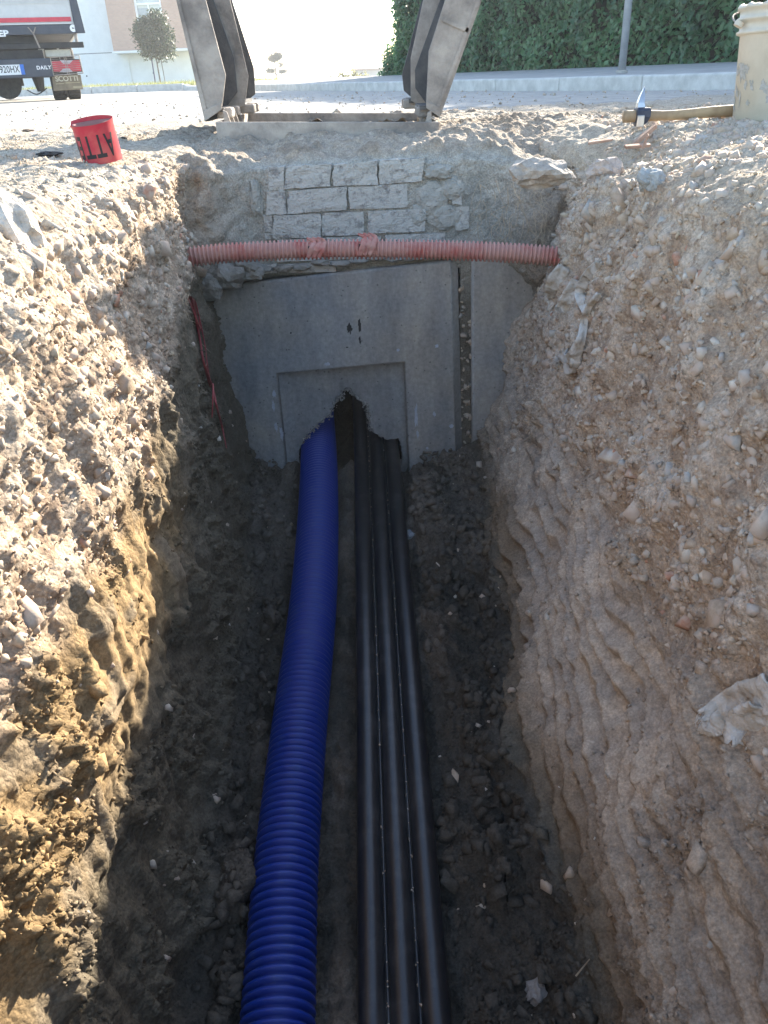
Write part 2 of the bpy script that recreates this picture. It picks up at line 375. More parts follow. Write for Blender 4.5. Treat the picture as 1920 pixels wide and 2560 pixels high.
teeth = np.abs((gph % 1.0) - .5) * 2; gamp = .5 + .5 * np.sin(np.floor(gph) * 2.7) ** 2
d += clay * np.where(right, 1, 0) * (teeth ** 1.1 * .032 * gamp - .012) * (1 - .5 * crumb)
rav = fbm(p * np.array([1, 1, .16]), 22.0, 3, seed=33.0)
d += clay * np.where(left, 1, 0) * (.013 * rav)
ledge = sstep(.5, .9, (p[:, 2] * 5.5 + .9 * n1 + .25 * n2) % 1.0)
d += clay * np.where(left, 1, 0) * .014 * ledge * (.3 + .7 * crumb)
# floor: lumpy trodden spoil, banked against the conduits
bank = np.exp(-((x - .155) / .05) ** 2) * .028 + np.exp(-((x + .325) / .04) ** 2) * .030 + np.exp(-((x + .115) / .022) ** 2) * .012
d += isfloor * bank * (.6 + 1.4 * np.clip(n1 + n2 + .3, 0, 1))
d += isfloor * (.022 * n2 + .014 * np.abs(n3) + .010 * bumpS * sstep(0, .3, n1 + .2) + .012 * bumpL * sstep(.0, .25, n2))
d -= isfloor * sstep(.03, .0, np.maximum(-.275 - x, x - .075)) * (.018 + .03 * sstep(2.1, 2.4, y))
d -= isfloor * sstep(2.15, 2.38, y) * np.exp(-((x + .10) / .26) ** 2) * .04
disp[A] = d * near[A]
Pd = Pf + Nf.astype(np.float32) * disp[:, None]
# broad shapes of the surface beside the trench
mound = .035 * np.exp(-(((Xf - 1.0) / .45) ** 2 + ((Yf - 1.55) / .6) ** 2)) + .02 * np.exp(-(((Xf + 1.0) / .4) ** 2 + ((Yf - 1.2) / .6) ** 2)) - .10 * np.exp(-(((Xf - .62) / .16) ** 2 + ((Yf - 2.2) / .34) ** 2))
Pd[:, 2] += mound * (1 - sstep(.0, .3, Kf))
Pd[:, 2] += -0.006 * np.clip(Xf, -8, 8) * sstep(3.5, 8, Yf)
def mixc(a, b, t): return a + (b - a) * t[:, None]
C = lambda *v: np.array(v, np.float32)
dust = C(.48,.39,.285); gtan = C(.45,.345,.25); gpale = C(.515,.42,.325); gdark = C(.30,.21,.145)
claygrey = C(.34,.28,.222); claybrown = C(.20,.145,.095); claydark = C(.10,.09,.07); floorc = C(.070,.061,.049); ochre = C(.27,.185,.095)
c = np.repeat(gtan[None], len(A), 0)
c = mixc(c, gpale, sstep(.0, .45, n2 + .1)); c = mixc(c, gdark, sstep(.12, .5, n3 - n2 * .3) * .75)
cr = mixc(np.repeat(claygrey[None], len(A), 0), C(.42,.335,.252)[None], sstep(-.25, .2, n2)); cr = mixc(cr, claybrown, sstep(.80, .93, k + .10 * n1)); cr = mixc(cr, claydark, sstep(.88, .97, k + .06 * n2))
cl = mixc(np.repeat(C(.125,.105,.075)[None], len(A), 0), ochre[None], sstep(1.6, 1.25, y + .1 * n2) * sstep(.70, .56, k + .05 * n1)); cl = mixc(cl, C(.21,.175,.13), sstep(.1, .5, n2) * .6 * sstep(.80, .60, k)); cl = mixc(cl, claydark, sstep(.86, .97, k + .06 * n2) * .8)  # clay tones; ochre kept to the sunlit part, painted darker below its shadow edge
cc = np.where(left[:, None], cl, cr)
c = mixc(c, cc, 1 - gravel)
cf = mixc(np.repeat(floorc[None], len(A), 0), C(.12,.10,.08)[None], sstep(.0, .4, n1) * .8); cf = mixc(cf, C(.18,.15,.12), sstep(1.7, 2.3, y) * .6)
c = mixc(c, cf, isfloor); c = mixc(c, C(.05,.04,.028), sstep(2.54, 2.60, y) * sstep(.25, .4, k))  # soil inside the chamber painted darker, standing in for shade in the hole
top = 1 - inw
ct = mixc(np.repeat(dust[None], len(A), 0), C(.37,.29,.205)[None], sstep(.0, .4, n2) * .8); ct = mixc(ct, C(.43,.38,.31), sstep(-.1, .3, n1) * .6)
c = mixc(c, ct, top)
far = np.repeat(C(.36,.335,.29)[None], len(Pf), 0)
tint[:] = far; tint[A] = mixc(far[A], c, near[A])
idx = np.arange(NY * NU).reshape(NY, NU)
quads = np.stack([idx[:-1, :-1], idx[:-1, 1:], idx[1:, 1:], idx[1:, :-1]], -1).reshape(-1, 4)
coarse = np.ones(len(Pf), np.float32); coarse[A] = 1 - .75 * np.clip(scrape, 0, 1) * clay * (1 - .6 * crumb)
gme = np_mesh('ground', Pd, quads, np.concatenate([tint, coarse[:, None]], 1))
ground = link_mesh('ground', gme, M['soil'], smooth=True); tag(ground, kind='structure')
PG = Pd.reshape(NY, NU, 3); NG = grid_normals(PG).reshape(-1, 3)
def ground_at(xx, yy):
    """height of the ground top near (xx, yy)"""
    sel = np.where((np.abs(Pd[:, 0] - xx) < .04) & (np.abs(Pd[:, 1] - yy) < .04))[0]
    if len(sel) == 0: sel = [np.argmin((Pd[:, 0] - xx) ** 2 + (Pd[:, 1] - yy) ** 2)]
    return float(np.max(Pd[sel, 2]))

# ------------------------------------------------------------------ end of the trench: soil face round the chamber, and the soil round the manhole frame
ex = np.linspace(-.90, .90, 330)
prof_e = resample([(2.54, -1.22), (2.54, -.75), (2.53, -.40), (2.514, -.34), (2.513, -.20), (2.516, -.065), (2.565, -.025), (2.70, -.004), (2.80, .002), (3.05, .002), (3.75, -.004)], 0.006)
NE = len(prof_e)
EX = np.repeat(ex[None, :], NE, 0); EY = np.repeat(prof_e[:, :1], len(ex), 1); EZ = np.repeat(prof_e[:, 1:], len(ex), 1)
# beside the masonry the cut is rounder and comes forward; on the right it falls away lower
up_ = sstep(-.40, -.30, EZ)
side = np.maximum(sstep(-.50 + .17 * up_, -.62 + .14 * up_, EX), sstep(.44 - .10 * up_, .56 - .04 * up_, EX))
vert = sstep(2.66, 2.56, EY)
EY = EY - vert * side * .10 * sstep(-1.3, -.3, EZ)
EZ = EZ - .07 * sstep(.30, .60, EX) * sstep(2.95, 2.55, EY)
EZ = EZ - .06 * sstep(.66, .85, np.abs(EX))
PE0 = np.stack([EX, EY, EZ], -1); NE0 = -grid_normals(PE0)
if NE0[NE // 4, 160, 1] > 0: NE0 = -NE0
pe = PE0.reshape(-1, 3).astype(np.float32); ne = NE0.reshape(-1, 3)
e1 = fbm(pe, 4.0, 3, seed=41.0); e2 = fbm(pe, 12.0, 3, seed=45.0); e3 = fbm(pe, 40.0, 3, seed=49.0); ew = np.clip(1 - worley(pe, 45.0, 9.0) * 1.3, 0, 1) ** .6
sidef = side.ravel(); masonry = (1 - sidef) * sstep(-.03, -.06, pe[:, 2])
de = (.03 * e1 + .02 * e2 + .008 * e3 + .008 * ew) * (1 - masonry) + masonry * (.007 * e2 + .005 * e3)
PE = pe + ne * de[:, None]
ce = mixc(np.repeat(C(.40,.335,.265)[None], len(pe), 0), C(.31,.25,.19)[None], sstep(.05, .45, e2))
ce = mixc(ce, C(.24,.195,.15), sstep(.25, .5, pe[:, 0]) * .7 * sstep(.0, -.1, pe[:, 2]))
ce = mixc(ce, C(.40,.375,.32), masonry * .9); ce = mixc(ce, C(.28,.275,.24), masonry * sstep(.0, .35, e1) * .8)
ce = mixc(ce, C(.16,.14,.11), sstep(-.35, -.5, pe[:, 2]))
fidx = np.arange(NE * len(ex)).reshape(NE, len(ex))
eq = np.stack([fidx[:-1, :-1], fidx[:-1, 1:], fidx[1:, 1:], fidx[1:, :-1]], -1).reshape(-1, 4)
mid = PE0.reshape(-1, 3)[eq].mean(1)
hole = ((mid[:, 0] > -.43) & (mid[:, 0] < .19) & (mid[:, 1] > 2.79) & (mid[:, 1] < 3.40)) | ((mid[:, 0] > -.44) & (mid[:, 0] < .27) & (mid[:, 2] < -.37) & (mid[:, 1] < 2.6))
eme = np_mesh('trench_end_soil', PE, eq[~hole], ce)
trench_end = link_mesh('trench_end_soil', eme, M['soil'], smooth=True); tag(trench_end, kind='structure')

# ------------------------------------------------------------------ flat cut-outs with holes (poured panels): polygon(s) in the x-z plane, given thickness along y
def panel_mesh(name, outer, holes, y0, y1, bevel=0.0):
    cu = bpy.data.curves.new(name, 'CURVE'); cu.dimensions = '2D'; cu.fill_mode = 'BOTH'
    for poly in [outer] + holes:
        sp = cu.splines.new('POLY'); sp.points.add(len(poly) - 1); sp.use_cyclic_u = True
        for pt, (a, b) in zip(sp.points, poly): pt.co = (a, b, 0, 1)
    cu.extrude = max(1e-4, (y1 - y0) / 2 - bevel); cu.bevel_depth = bevel; cu.bevel_resolution = 0
    o = bpy.data.objects.new('tmp', cu); COL.objects.link(o)
    me = bpy.data.meshes.new_from_object(o.evaluated_get(bpy.context.evaluated_depsgraph_get()))
    bpy.data.objects.remove(o); bpy.data.curves.remove(cu)
    n = len(me.vertices); co = np.empty(n * 3, np.float32); me.vertices.foreach_get('co', co); co = co.reshape(-1, 3)
    out = np.stack([co[:, 0], (y0 + y1) / 2 - co[:, 2], co[:, 1]], 1)
    me.vertices.foreach_set('co', out.ravel()); me.name = name
    me.materials.clear()
    bm = bmesh.new(); bm.from_mesh(me); bmesh.ops.remove_doubles(bm, verts=bm.verts, dist=1e-5); bmesh.ops.recalc_face_normals(bm, faces=bm.faces); bm.to_mesh(me); bm.free()
    return me
def text_mesh(name, body, size, depth=0.001, spacing=1.0, bold=0.0, shear=0.0):
    cu = bpy.data.curves.new(name, 'FONT'); cu.body = body; cu.size = size; cu.extrude = depth; cu.align_x = 'CENTER'; cu.align_y = 'CENTER'; cu.space_character = spacing; cu.offset = bold; cu.shear = shear
    o = bpy.data.objects.new('tmp', cu); COL.objects.link(o)
    me = bpy.data.meshes.new_from_object(o.evaluated_get(bpy.context.evaluated_depsgraph_get()))
    bpy.data.objects.remove(o); bpy.data.curves.remove(cu); me.name = name; me.materials.clear()
    return me
def jitter_poly(poly, step, amp, seed, closed=True):
    r = np.random.default_rng(seed); out = []
    n = len(poly)
    for i in range(n if closed else n - 1):
        a = np.array(poly[i]); b = np.array(poly[(i+1) % n]); L = np.linalg.norm(b - a); kk = max(1, int(L / step))
        for q in range(kk):
            t = q / kk; out.append(tuple(a + (b - a) * t + r.normal(0, amp, 2) * (0 if q == 0 and amp > 0.02 else 1)))
    return out

# ------------------------------------------------------------------ concrete cable chamber
ch = empty('cable_chamber', (-.1, 2.5, -1.05)); CH = np.array([-.1, 2.5, -1.05])
tag(ch, 'grey precast concrete cable chamber with a broken out opening at the trench end', 'manhole chamber')
def part_at(root_loc, me_or_mb): return None
def shift(o, loc): o.location = (-loc[0], -loc[1], -loc[2]); return o
hole_px = [(200,1035),(228,985),(278,915),(345,835),(430,755),(530,675),(596,640),(603,590),(640,520),(700,425),(735,375),(770,345),(800,362),(860,420),(960,500),(1010,590),(1030,740),(1050,820),(1110,840),(1180,890),(1260,905),(1330,895),(1385,930),(1405,1000),(1410,1200),(1345,1230),(1330,1480),(225,1480),(215,1320)]
hole_w = [atY(700 + a / 4.608, 900 + b / 4.608, 2.545) for a, b in hole_px]
hole2 = [(q[0], q[2]) for q in hole_w]
hole_j = jitter_poly(hole2, 0.010, 0.0016, 5)
hc_ = np.mean(np.array(hole2), 0)
def grow(poly, k, seed, amp):
    r = np.random.default_rng(seed); out = []
    for (a, b) in poly:
        v = np.array([a, b]) - hc_; L = np.linalg.norm(v); up_ = max(0.0, (b + .93)) / .2
        out.append(tuple(hc_ + v * (L + k * min(1, .15 + up_) + r.normal(0, amp)) / L))
    return out
# recessed knock-out panel, its face chipped round the opening
me = panel_mesh('knockout_panel', [(-.36, -.62), (.13, -.62), (.13, -1.22), (-.36, -1.22)], [hole_j], 2.553, 2.59)
shift(link_mesh('knockout_panel', me, M['conc'], ch), CH)
me = panel_mesh('chipped_face', [(-.36, -.62), (.13, -.62), (.13, -1.22), (-.36, -1.22)], [grow(jitter_poly(hole2, 0.006, 0.0025, 6), .016, 8, .0035)], 2.541, 2.5528, 0.003)
shift(link_mesh('chipped_face', me, M['conc'], ch), CH)
# outer face with the rectangular recess
rec = [(-.333, -1.30), (-.331, -.667), (.092, -.648), (.101, -1.30)]
outer = [(-.60, -.40), (.232, -.347), (.258, -1.30)]
face = [(-.60, -1.30), (-.60, -.400), (.232, -.347), (.262, -1.30), rec[3], rec[2], rec[1], rec[0]]
me = panel_mesh('front_wall', face, [], 2.494, 2.524, 0.007)
shift(link_mesh('front_wall', me, M['conc'], ch), CH)
b = MB()   # chamfered right corner
b.prism([(.2335, 2.497, -.347), (.262, 2.530, -.345), (.262, 2.60, -.345), (.2335, 2.60, -.347)], (.027, 0, -.95)); shift(b.build('corner_chamfer', M['conc'], ch, bevel=.003), CH)
b = MB(); b.prism([(-.350, 2.4936, -.672), (-.350, 2.5405, -.672), (-.286, 2.5405, -.672)], (0, 0, -.6)); shift(b.build('recess_draft', M['conc'], ch), CH)
# walls of the box behind
b = MB(); b.bx(-.60, -.52, 2.53, 3.50, -1.30, -.02); shift(b.build('side_wall', M['conc'], ch), CH)
b = MB(); b.bx(.2745, .30, 2.605, 3.50, -1.30, -.02); shift(b.build('side_wall', M['conc'], ch), CH)
b = MB(); b.bx(-.515, .27, 3.44, 3.52, -1.30, -.02); shift(b.build('back_wall', simple('brown_concrete', (.13,.105,.075), .9, nscale=7, col2=(.20,.165,.12), bump=.5), ch), CH)  # back wall in a darker brown than the other chamber walls
b = MB(); b.bx(-.515, .27, 2.58, 3.435, -1.36, -1.10); shift(b.build('base_slab', M['conc'], ch, bevel=.01), CH)
b = MB(); b.bx(-.50, .26, 2.595, 2.65, -.63, -.10); shift(b.build('lintel', M['conc'], ch), CH)
# mineral streaks on the face
r = random.Random(4)
lime = simple('lime_bloom', (.34,.37,.44), .9, nscale=60, col2=(.46,.48,.54), bump=.4)
tar = simple('tar_spot', (.03,.03,.03), .7)
def blot(cx, cz, w, h, mat, name, yy, seed):
    rr = np.random.default_rng(seed); n = 26; pts = []
    for i in range(n):
        a = 2 * math.pi * i / n; q = 1 + .45 * rr.normal(0, .55)
        pts.append((cx + w * q * math.cos(a) * .5, yy, cz + h * q * math.sin(a) * .5))
    bb = MB(); bb.prism(pts, (0, .0035, 0)); return shift(bb.build(name, mat, ch), CH)
for i, (cx, cy, w, h, rc) in enumerate([(686,985,9,16,0),(684,1015,7,26,0),(690,1065,9,24,0),(704,1085,8,30,0),(1040,1040,9,60,0),(1044,1085,6,22,0),(1086,1035,8,12,0),(1092,865,9,8,0),(1128,1065,10,10,0),(995,875,7,7,0),(1068,1120,6,7,0),(818,910,14,9,0)]):
    q = atY(cx, cy, 2.494); blot(q[0], q[2], w / 810, h / 810, lime, 'lime_stain', 2.4925, 60 + i)
for i, (cx, cy, w, h) in enumerate([(874,822,12,24),(899,812,7,34),(900,850,6,20),(868,868,6,3),(727,832,5,5)]):
    q = atY(cx, cy, 2.494); blot(q[0], q[2], w / 820, h / 820, tar, 'tar_mark', 2.4925, 90 + i)

# broken aggregate round the opening
rg_ = np.random.default_rng(44); hj = np.array(grow(jitter_poly(hole2, .004, .002, 9), .006, 10, .004)); hj = hj[hj[:, 1] > -.93]
hsel = hj[rg_.integers(0, len(hj), 420)] + rg_.normal(0, .0035, (420, 2)); AGG = np.stack([hsel[:, 0], 2.5415 + rg_.uniform(-.001, .012, 420), hsel[:, 1]], 1); AGS = .0022 + .0045 * rg_.random(420) ** 2
# second slab to the right, across a gap of rubble
sl2 = empty('concrete_slab', (.40, 2.5, -1.0)); tag(sl2, 'narrow upright concrete slab right of the chamber, its far edge buried in soil', 'concrete slab')
me = panel_mesh('slab_face', [(.308, -.33), (.62, -.33), (.62, -1.3), (.322, -1.3)], [], 2.492, 2.56, .006)
shift(link_mesh('slab_face', me, M['conc'], sl2), (.40, 2.5, -1.0))

# ------------------------------------------------------------------ brick neck under the manhole frame
bw = empty('brick_neck', (-.05, 2.5, -.35)); tag(bw, 'mortar smeared brick courses between the chamber and the manhole frame', 'brickwork')
BW = (-.05, 2.5, -.35)
rows = [ (205, 298, -.062, [(432,494),(501,683),(691,866),(876,1048)]), (303, 394, -.055, [(424,504),(512,746),(756,988),(1166,1204)]),
         (404, 494, -.045, [(412,446),(452,640),(646,814),(828,1056),(1180,1234)]), (503, 590, -.03, [(470,660),(668,880),(900,1138)]), (596, 634, -.05, [(380,465),(472,700)]) ]
rr = np.random.default_rng(17)
for (ya, yb, slope, br) in rows:
    for (xa, xb) in br:
        def q(cx, cy): return atY(400 + cx / 1.595, 280 + (cy + slope * (cx - 700)) / 1.595, 2.5)
        a = q(xa, yb); b2 = q(xb, yb); c2 = q(xb, ya); d2 = q(xa, ya)
        yf = 2.503 + rr.uniform(-.004, .005)
        pts = [np.array((v[0], yf, v[2])) + np.array((rr.normal(0, .0015), 0, rr.normal(0, .0015))) for v in (a, b2, c2, d2)]
        bb = MB(); bb.prism(pts, (0, .09, 0))
        o = shift(bb.build('brick', M['brick'], bw), BW)
        # chipped arrises: subdivide and roughen
        bm = bmesh.new(); bm.from_mesh(o.data)
        bmesh.ops.subdivide_edges(bm, edges=bm.edges, cuts=4, use_grid_fill=True)
        co = np.array([v.co[:] for v in bm.verts], np.float32); nn = fbm(co, 40.0, 2, seed=float(len(bw.children)))
        cen = co.mean(0)
        for v, w_ in zip(bm.verts, nn):
            ddir = (v.co - Vector(cen)).normalized(); v.co += ddir * float(w_) * .006
        bm.to_mesh(o.data); bm.free()
# broken mortar ledge over the concrete and lump of mortar on the left
def rough_lump(name, pos, size, mat, parent, seed, flat=1.0, rot=0.0, sub=3):
    bm = bmesh.new(); bmesh.ops.create_icosphere(bm, subdivisions=sub, radius=1)
    co = np.array([v.co[:] for v in bm.verts], np.float32)
    dn = 1 + .35 * fbm(co, 1.1, 2, seed=seed) + .22 * fbm(co, 3.0, 3, seed=seed + 3) - .25 * np.clip(worley(co, 1.6, int(seed * 7) % 90) - .3, 0, 1)
    Rm = Matrix.Rotation(rot, 3, 'Y')
    for v, w_ in zip(bm.verts, dn):
        pnt = Vector((v.co.x * size[0], v.co.y * size[1], v.co.z * size[2] * flat)) * float(w_)
        v.co = Rm @ pnt + Vector(pos)
    me = bpy.data.meshes.new(name); bm.to_mesh(me); bm.free()
    return link_mesh(name, me, mat, parent)
M['mortar'] = simple('mortar_lump', (.19,.175,.145), .95, nscale=25, col2=(.30,.28,.245), bump=.8, bscale=120)
for i, (cx, cy, Yd, sx, sy, sz) in enumerate([(560,692,2.42,.06,.06,.045),(625,676,2.46,.05,.045,.032),(520,715,2.38,.05,.05,.04)]):
    q = atY(cx, cy, Yd); shift(rough_lump('mortar_lump', q, (sx, sy, sz), M['mortar'], bw, 3.3 + i, rot=.3 * i), BW)
for i in range(11):
    cx = 660 + i * 47; cy = 672 - .075 * (cx - 660) + rr.normal(0, 3); q = atY(cx, cy, 2.50)
    shift(rough_lump('mortar_ledge', q, (.03 + .01 * rr.random(), .02, .011), M['mortar'], bw, 8.0 + i, sub=2), BW)
for i, (cx, cy, sx, sz) in enumerate([(1080,500,.045,.05),(1110,545,.05,.035),(1045,540,.03,.03),(700,585,.05,.018),(1130,470,.03,.03),(640,500,.018,.05),(1100,430,.04,.02)]):
    q = atY(cx, cy, 2.515); shift(rough_lump('mortar_patch', q, (sx * 1.1, .020, sz * 1.1), M['patch'], bw, 30.0 + i), BW)

# ------------------------------------------------------------------ manhole frame with four open lids
mh = empty('manhole_cover', (-.12, 3.1, 0)); MH = (-.12, 3.1, 0)
tag(mh, 'open cast iron manhole with tall hinged lids standing up on both sides', 'manhole cover')
fx0, fx1, fy0, fy1 = -.465, .225, 2.75, 3.46
def zf(x): return .056 - .028 * (x - fx0) / (fx1 - fx0)
def rim(x0, x1, y0, y1, h0, nm='frame_rim'):
    b = MB(); P = [(x0, y0, zf(x0)), (x1, y0, zf(x1)), (x1, y1, zf(x1)), (x0, y1, zf(x0))]
    b.prism(P, (0, 0, -h0)); return shift(b.build(nm, M['steel'], mh, bevel=.002), MH)
rim(fx0, fx1, fy0, fy0 + .012, .085); rim(fx0, fx1, fy1 - .012, fy1, .085)
rim(fx0, fx0 + .012, fy0 + .0125, fy1 - .0125, .084); rim(fx1 - .012, fx1, fy0 + .0125, fy1 - .0125, .084)
b = MB()
for (x0, x1, y0, y1) in ((fx0+.013, fx1-.013, fy0+.013, fy0+.045), (fx0+.013, fx1-.013, fy1-.045, fy1-.013), (fx0+.013, fx0+.05, fy0+.046, fy1-.046), (fx1-.05, fx1-.013, fy0+.046, fy1-.046)):
    b.bx(x0, x1, y0, y1, -.05, -.03)
shift(b.build('seat_flange', M['steel'], mh), MH)
def fin(x, y, s, h=.05):
    b = MB(); z = zf(x) - .06
    b.prism([(x, y - .004, z), (x + s * .035, y - .004, z), (x + s * .012, y - .004, z + h + .035), (x, y - .004, z + h + .042)], (0, .008, 0)); shift(b.build('hinge_fin', M['steel'], mh, bevel=.001), MH)
for yy in (2.80, 2.88, 2.97, 3.06): fin(fx0 + .02, yy, 1)
for yy in (2.80, 2.90, 3.00, 3.10): fin(fx1 - .02, yy, -1)
def W3(q, Yd): v = atY(q[0], q[1], Yd); return np.array([v[0], Yd, v[2]])
def extend(a, bq, k): return bq + (bq - a) * k
def lid(name_lab, front_out, front_in, back_in, Y0, Y1, sgn):
    """front_out: outer edge bottom, top; front_in / back_in: inner edge bottom, knee, top (world points); the lid goes on rising past the top"""
    o_b, o_t = front_out; up = 1.35
    o_t2 = o_t + (o_t - o_b) / (o_t - o_b)[2] * .20; fi = [np.array(v) for v in front_in]
    fi_t = o_t2 + np.array([sgn * -.03, 0, 0])
    root = MB(); th = np.array([0, .009, 0])
    root.prism([o_b, o_t, o_t2, fi_t, fi[2], fi[1], fi[0]], th)
    lo = shift(root.build('lid', M['steel'], mh, bevel=.0015), MH)
    # skin: outer plate between the two flanges
    offY = np.array([0, Y1 - Y0, 0]); ins = np.array([-sgn * .012, 0, 0])
    s = MB(); s.add([o_b + th, o_t2 + th, o_t2 + offY, o_b + offY, o_b + ins + th, o_t2 + ins + th, o_t2 + ins + offY, o_b + ins + offY], ((0,1,2,3),(7,6,5,4),(0,4,5,1),(3,2,6,7),(1,5,6,2),(0,3,7,4)))
    s.build('skin_plate', M['steel_shade'], lo)
    bi = [np.array(v) for v in back_in]; ob, ot = o_b + offY, o_t2 + offY
    s = MB(); s.prism([ob, ot, ot + np.array([-sgn * .03, 0, 0]), bi[2], bi[1], bi[0]], -th); s.build('back_flange', M['steel_shade'], lo, bevel=.0015)
    # cross web part way up and hinge block at the foot
    s = MB(); zc = o_b[2] + .03
    s.box(((o_b[0] - sgn * .035), (Y0 + Y1) / 2, zc), (.055, (Y1 - Y0) - .024, .012)); s.build('cross_web', M['steel_shade'], lo)
    s = MB(); s.box((fi[0][0] - sgn * .0, Y0 + .06, fi[0][2] - .02), (.05, .07, .03)); s.build('hinge_block', M['steel'], lo, bevel=.006)
    s = MB(); s.box((fi[0][0] - sgn * .0, Y1 - .06, fi[0][2] - .02), (.045, .06, .03)); s.build('hinge_block', M['steel'], lo, bevel=.006)
    # lip along the foot and down the outer edge of the flange
    w = fi[0] - o_b; s = MB(); s.prism([o_b + np.array([0, -.006, 0]), o_b + w + np.array([0, -.006, -.008]), o_b + w + np.array([0, -.006, .012]), o_b + np.array([0, -.006, .03])], (0, .0055, 0)); s.build('foot_lip', M['steel'], lo, bevel=.0015)
    e = np.array([-sgn * .011, 0, 0]); s = MB(); s.prism([o_b + np.array([0, -.005, .032]), o_b + e + np.array([0, -.005, .032]), o_t2 + e + np.array([0, -.005, 0]), o_t2 + np.array([0, -.005, 0])], (0, .0045, 0)); s.build('edge_lip', M['steel'], lo)
    for v in lo.children: v.location = (0, 0, 0)
    return lo
def wl(lst, Yd): return [W3(q_, Yd) for q_ in lst]
l1 = lid('', wl([(512,304),(440,0)], 2.82), wl([(555,266),(564,188),(514,0)], 2.82), wl([(594,230),(586,144),(535,0)], 3.10), 2.82, 3.10, -1)
l2 = lid('', [W3((566,280),3.13), W3((506,0),3.13)], wl([(613,257),(621,190),(575,0)], 3.13), wl([(639,235),(635,169),(581,0)], 3.40), 3.13, 3.40, -1)
l3 = lid('', wl([(1100,294),(1205,0)], 2.82), wl([(1065,263),(1072,127),(1113,0)], 2.82), wl([(1038,220),(1037,175),(1100,0)], 3.10), 2.82, 3.10, 1)
l4 = lid('', [W3((1068,275),3.13), W3((1152,0),3.13)], wl([(1027,245),(1027,145),(1058,0)], 3.13), wl([(1009,226),(1005,186),(1054,0)], 3.40), 3.13, 3.40, 1)
b = MB(); qa, qb = W3((1104,46), 2.815), W3((1172,70), 2.815); b.prism([qa, qb, qb + np.array([0,0,-.014]), qa + np.array([0,0,-.006])], (0, .0045, 0)); b.build('stiffener', M['steel'], l3)

# ------------------------------------------------------------------ pipes
def corrugated(name, path, r0, r1, pitch, n, mat, duty=.52):
    L = np.sum(np.linalg.norm(np.diff(path, axis=0), axis=1)); nr = int(L / pitch)
    t = np.concatenate([[0], np.cumsum(np.linalg.norm(np.diff(path, axis=0), axis=1))])
    ph = np.array([0, .08, .16, .5 * duty + .08, duty, duty + .08, duty + .16])
    rd = np.array([r0, r0, r1 * .985, r1, r1 * .985, r0, r0])
    u = (np.arange(nr)[:, None] + ph[None, :]).ravel() * pitch; rad = np.tile(rd, nr)
    keep = u < L; u = u[keep]; rad = rad[keep]
    Pp = np.stack([np.interp(u, t, path[:, i]) for i in range(3)], 1)
    Ts = np.gradient(path, axis=0); Ts /= np.linalg.norm(Ts, axis=1)[:, None]
    T = np.stack([np.interp(u, t, Ts[:, i]) for i in range(3)], 1); T /= np.linalg.norm(T, axis=1)[:, None]
    up = np.array([0, 0, 1.]); Nn = up - T * (T @ up)[:, None]; Nn /= np.linalg.norm(Nn, axis=1)[:, None]; B = np.cross(T, Nn)
    a = np.arange(n) * 2 * math.pi / n
    V = Pp[:, None, :] + rad[:, None, None] * (np.cos(a)[None, :, None] * Nn[:, None, :] + np.sin(a)[None, :, None] * B[:, None, :])
    kk = len(Pp); i = np.arange(kk-1)[:, None] * n; j = np.arange(n)[None, :]; j2 = (j + 1) % n
    Fq = np.stack([i + j, i + n + j, i + n + j2, i + j2], -1).reshape(-1, 4)
    return link_mesh(name, np_mesh(name, V.reshape(-1, 3), Fq), mat, smooth=True)
def onz(q, z): v = atZ(q[0], q[1], z); return (v[0], v[1], z)
bl = []
for (cx, cy) in [(694,2560),(713,2199),(745,1852),(783,1505),(803,1157)]:
    z = -1.2
    for _ in range(8):
        v = atZ(cx, cy, z); z = -.965 - .133 * (2.45 - v[1])
    bl.append((v[0], v[1], z))
bl = [(-.215, -.5, -1.36), (-.212, .25, -1.262)] + bl[:-1] + [(bl[-1][0] - .006, bl[-1][1] - .08, bl[-1][2] - .026), (-.219, 2.58, -.978), (-.236, 2.85, -.975), (-.26, 3.3, -.97)]
bp_ = spline(bl, 300)
blue = corrugated('blue_conduit', bp_, .0505, .0625, .0163, 40, M['bluepipe'])
tag(blue, 'thick blue corrugated conduit running along the trench floor into the chamber', 'conduit')
tri = empty('triple_conduit', (-.006, .75, -1.2)); TR = (-.006, .75, -1.2); tag(tri, 'three smooth black conduits joined side by side along the trench floor', 'conduit')
def tpath(off, zo=0.0): return spline([(off + .012, -.5, -1.362 + zo), (off + .008, .2, -1.272 + zo), (off + .004, .75, -1.2 + zo), (off, 1.6, -1.083 + zo), (off - .008, 2.45, -.975 + zo), (off - .016, 2.9, -.925 + zo), (off - .03, 3.38, -.89 + zo)], 120)
for off in (-.060, -.0075, .045):
    V, Fq = tube_np(tpath(off), np.full(120, .0248), 28); shift(link_mesh('pipe', np_mesh('pipe', V, Fq), M['blackpipe'], tri, smooth=True), TR)
for off in (-.03375, .01875):
    V, Fq = tube_np(tpath(off, .004), np.full(120, .0032), 8); shift(link_mesh('web', np_mesh('web', V, Fq), M['blackpipe'], tri, smooth=True), TR)
redp = [(-.62, 2.20, -.262), (-.50, 2.23, -.248), (-.25, 2.25, -.244), (0, 2.25, -.252), (.25, 2.245, -.266), (.45, 2.235, -.283), (.60, 2.21, -.30)]
red = empty('red_conduit', (0, 2.25, -.252)); tag(red, 'dusty red corrugated conduit crossing the trench in front of the bricks', 'conduit')
rp_ = spline(redp, 200); o = corrugated('corrugated_pipe', rp_, .0205, .0266, .0112, 24, M['redpipe']); o.parent = red; shift(o, (0, 2.25, -.252))
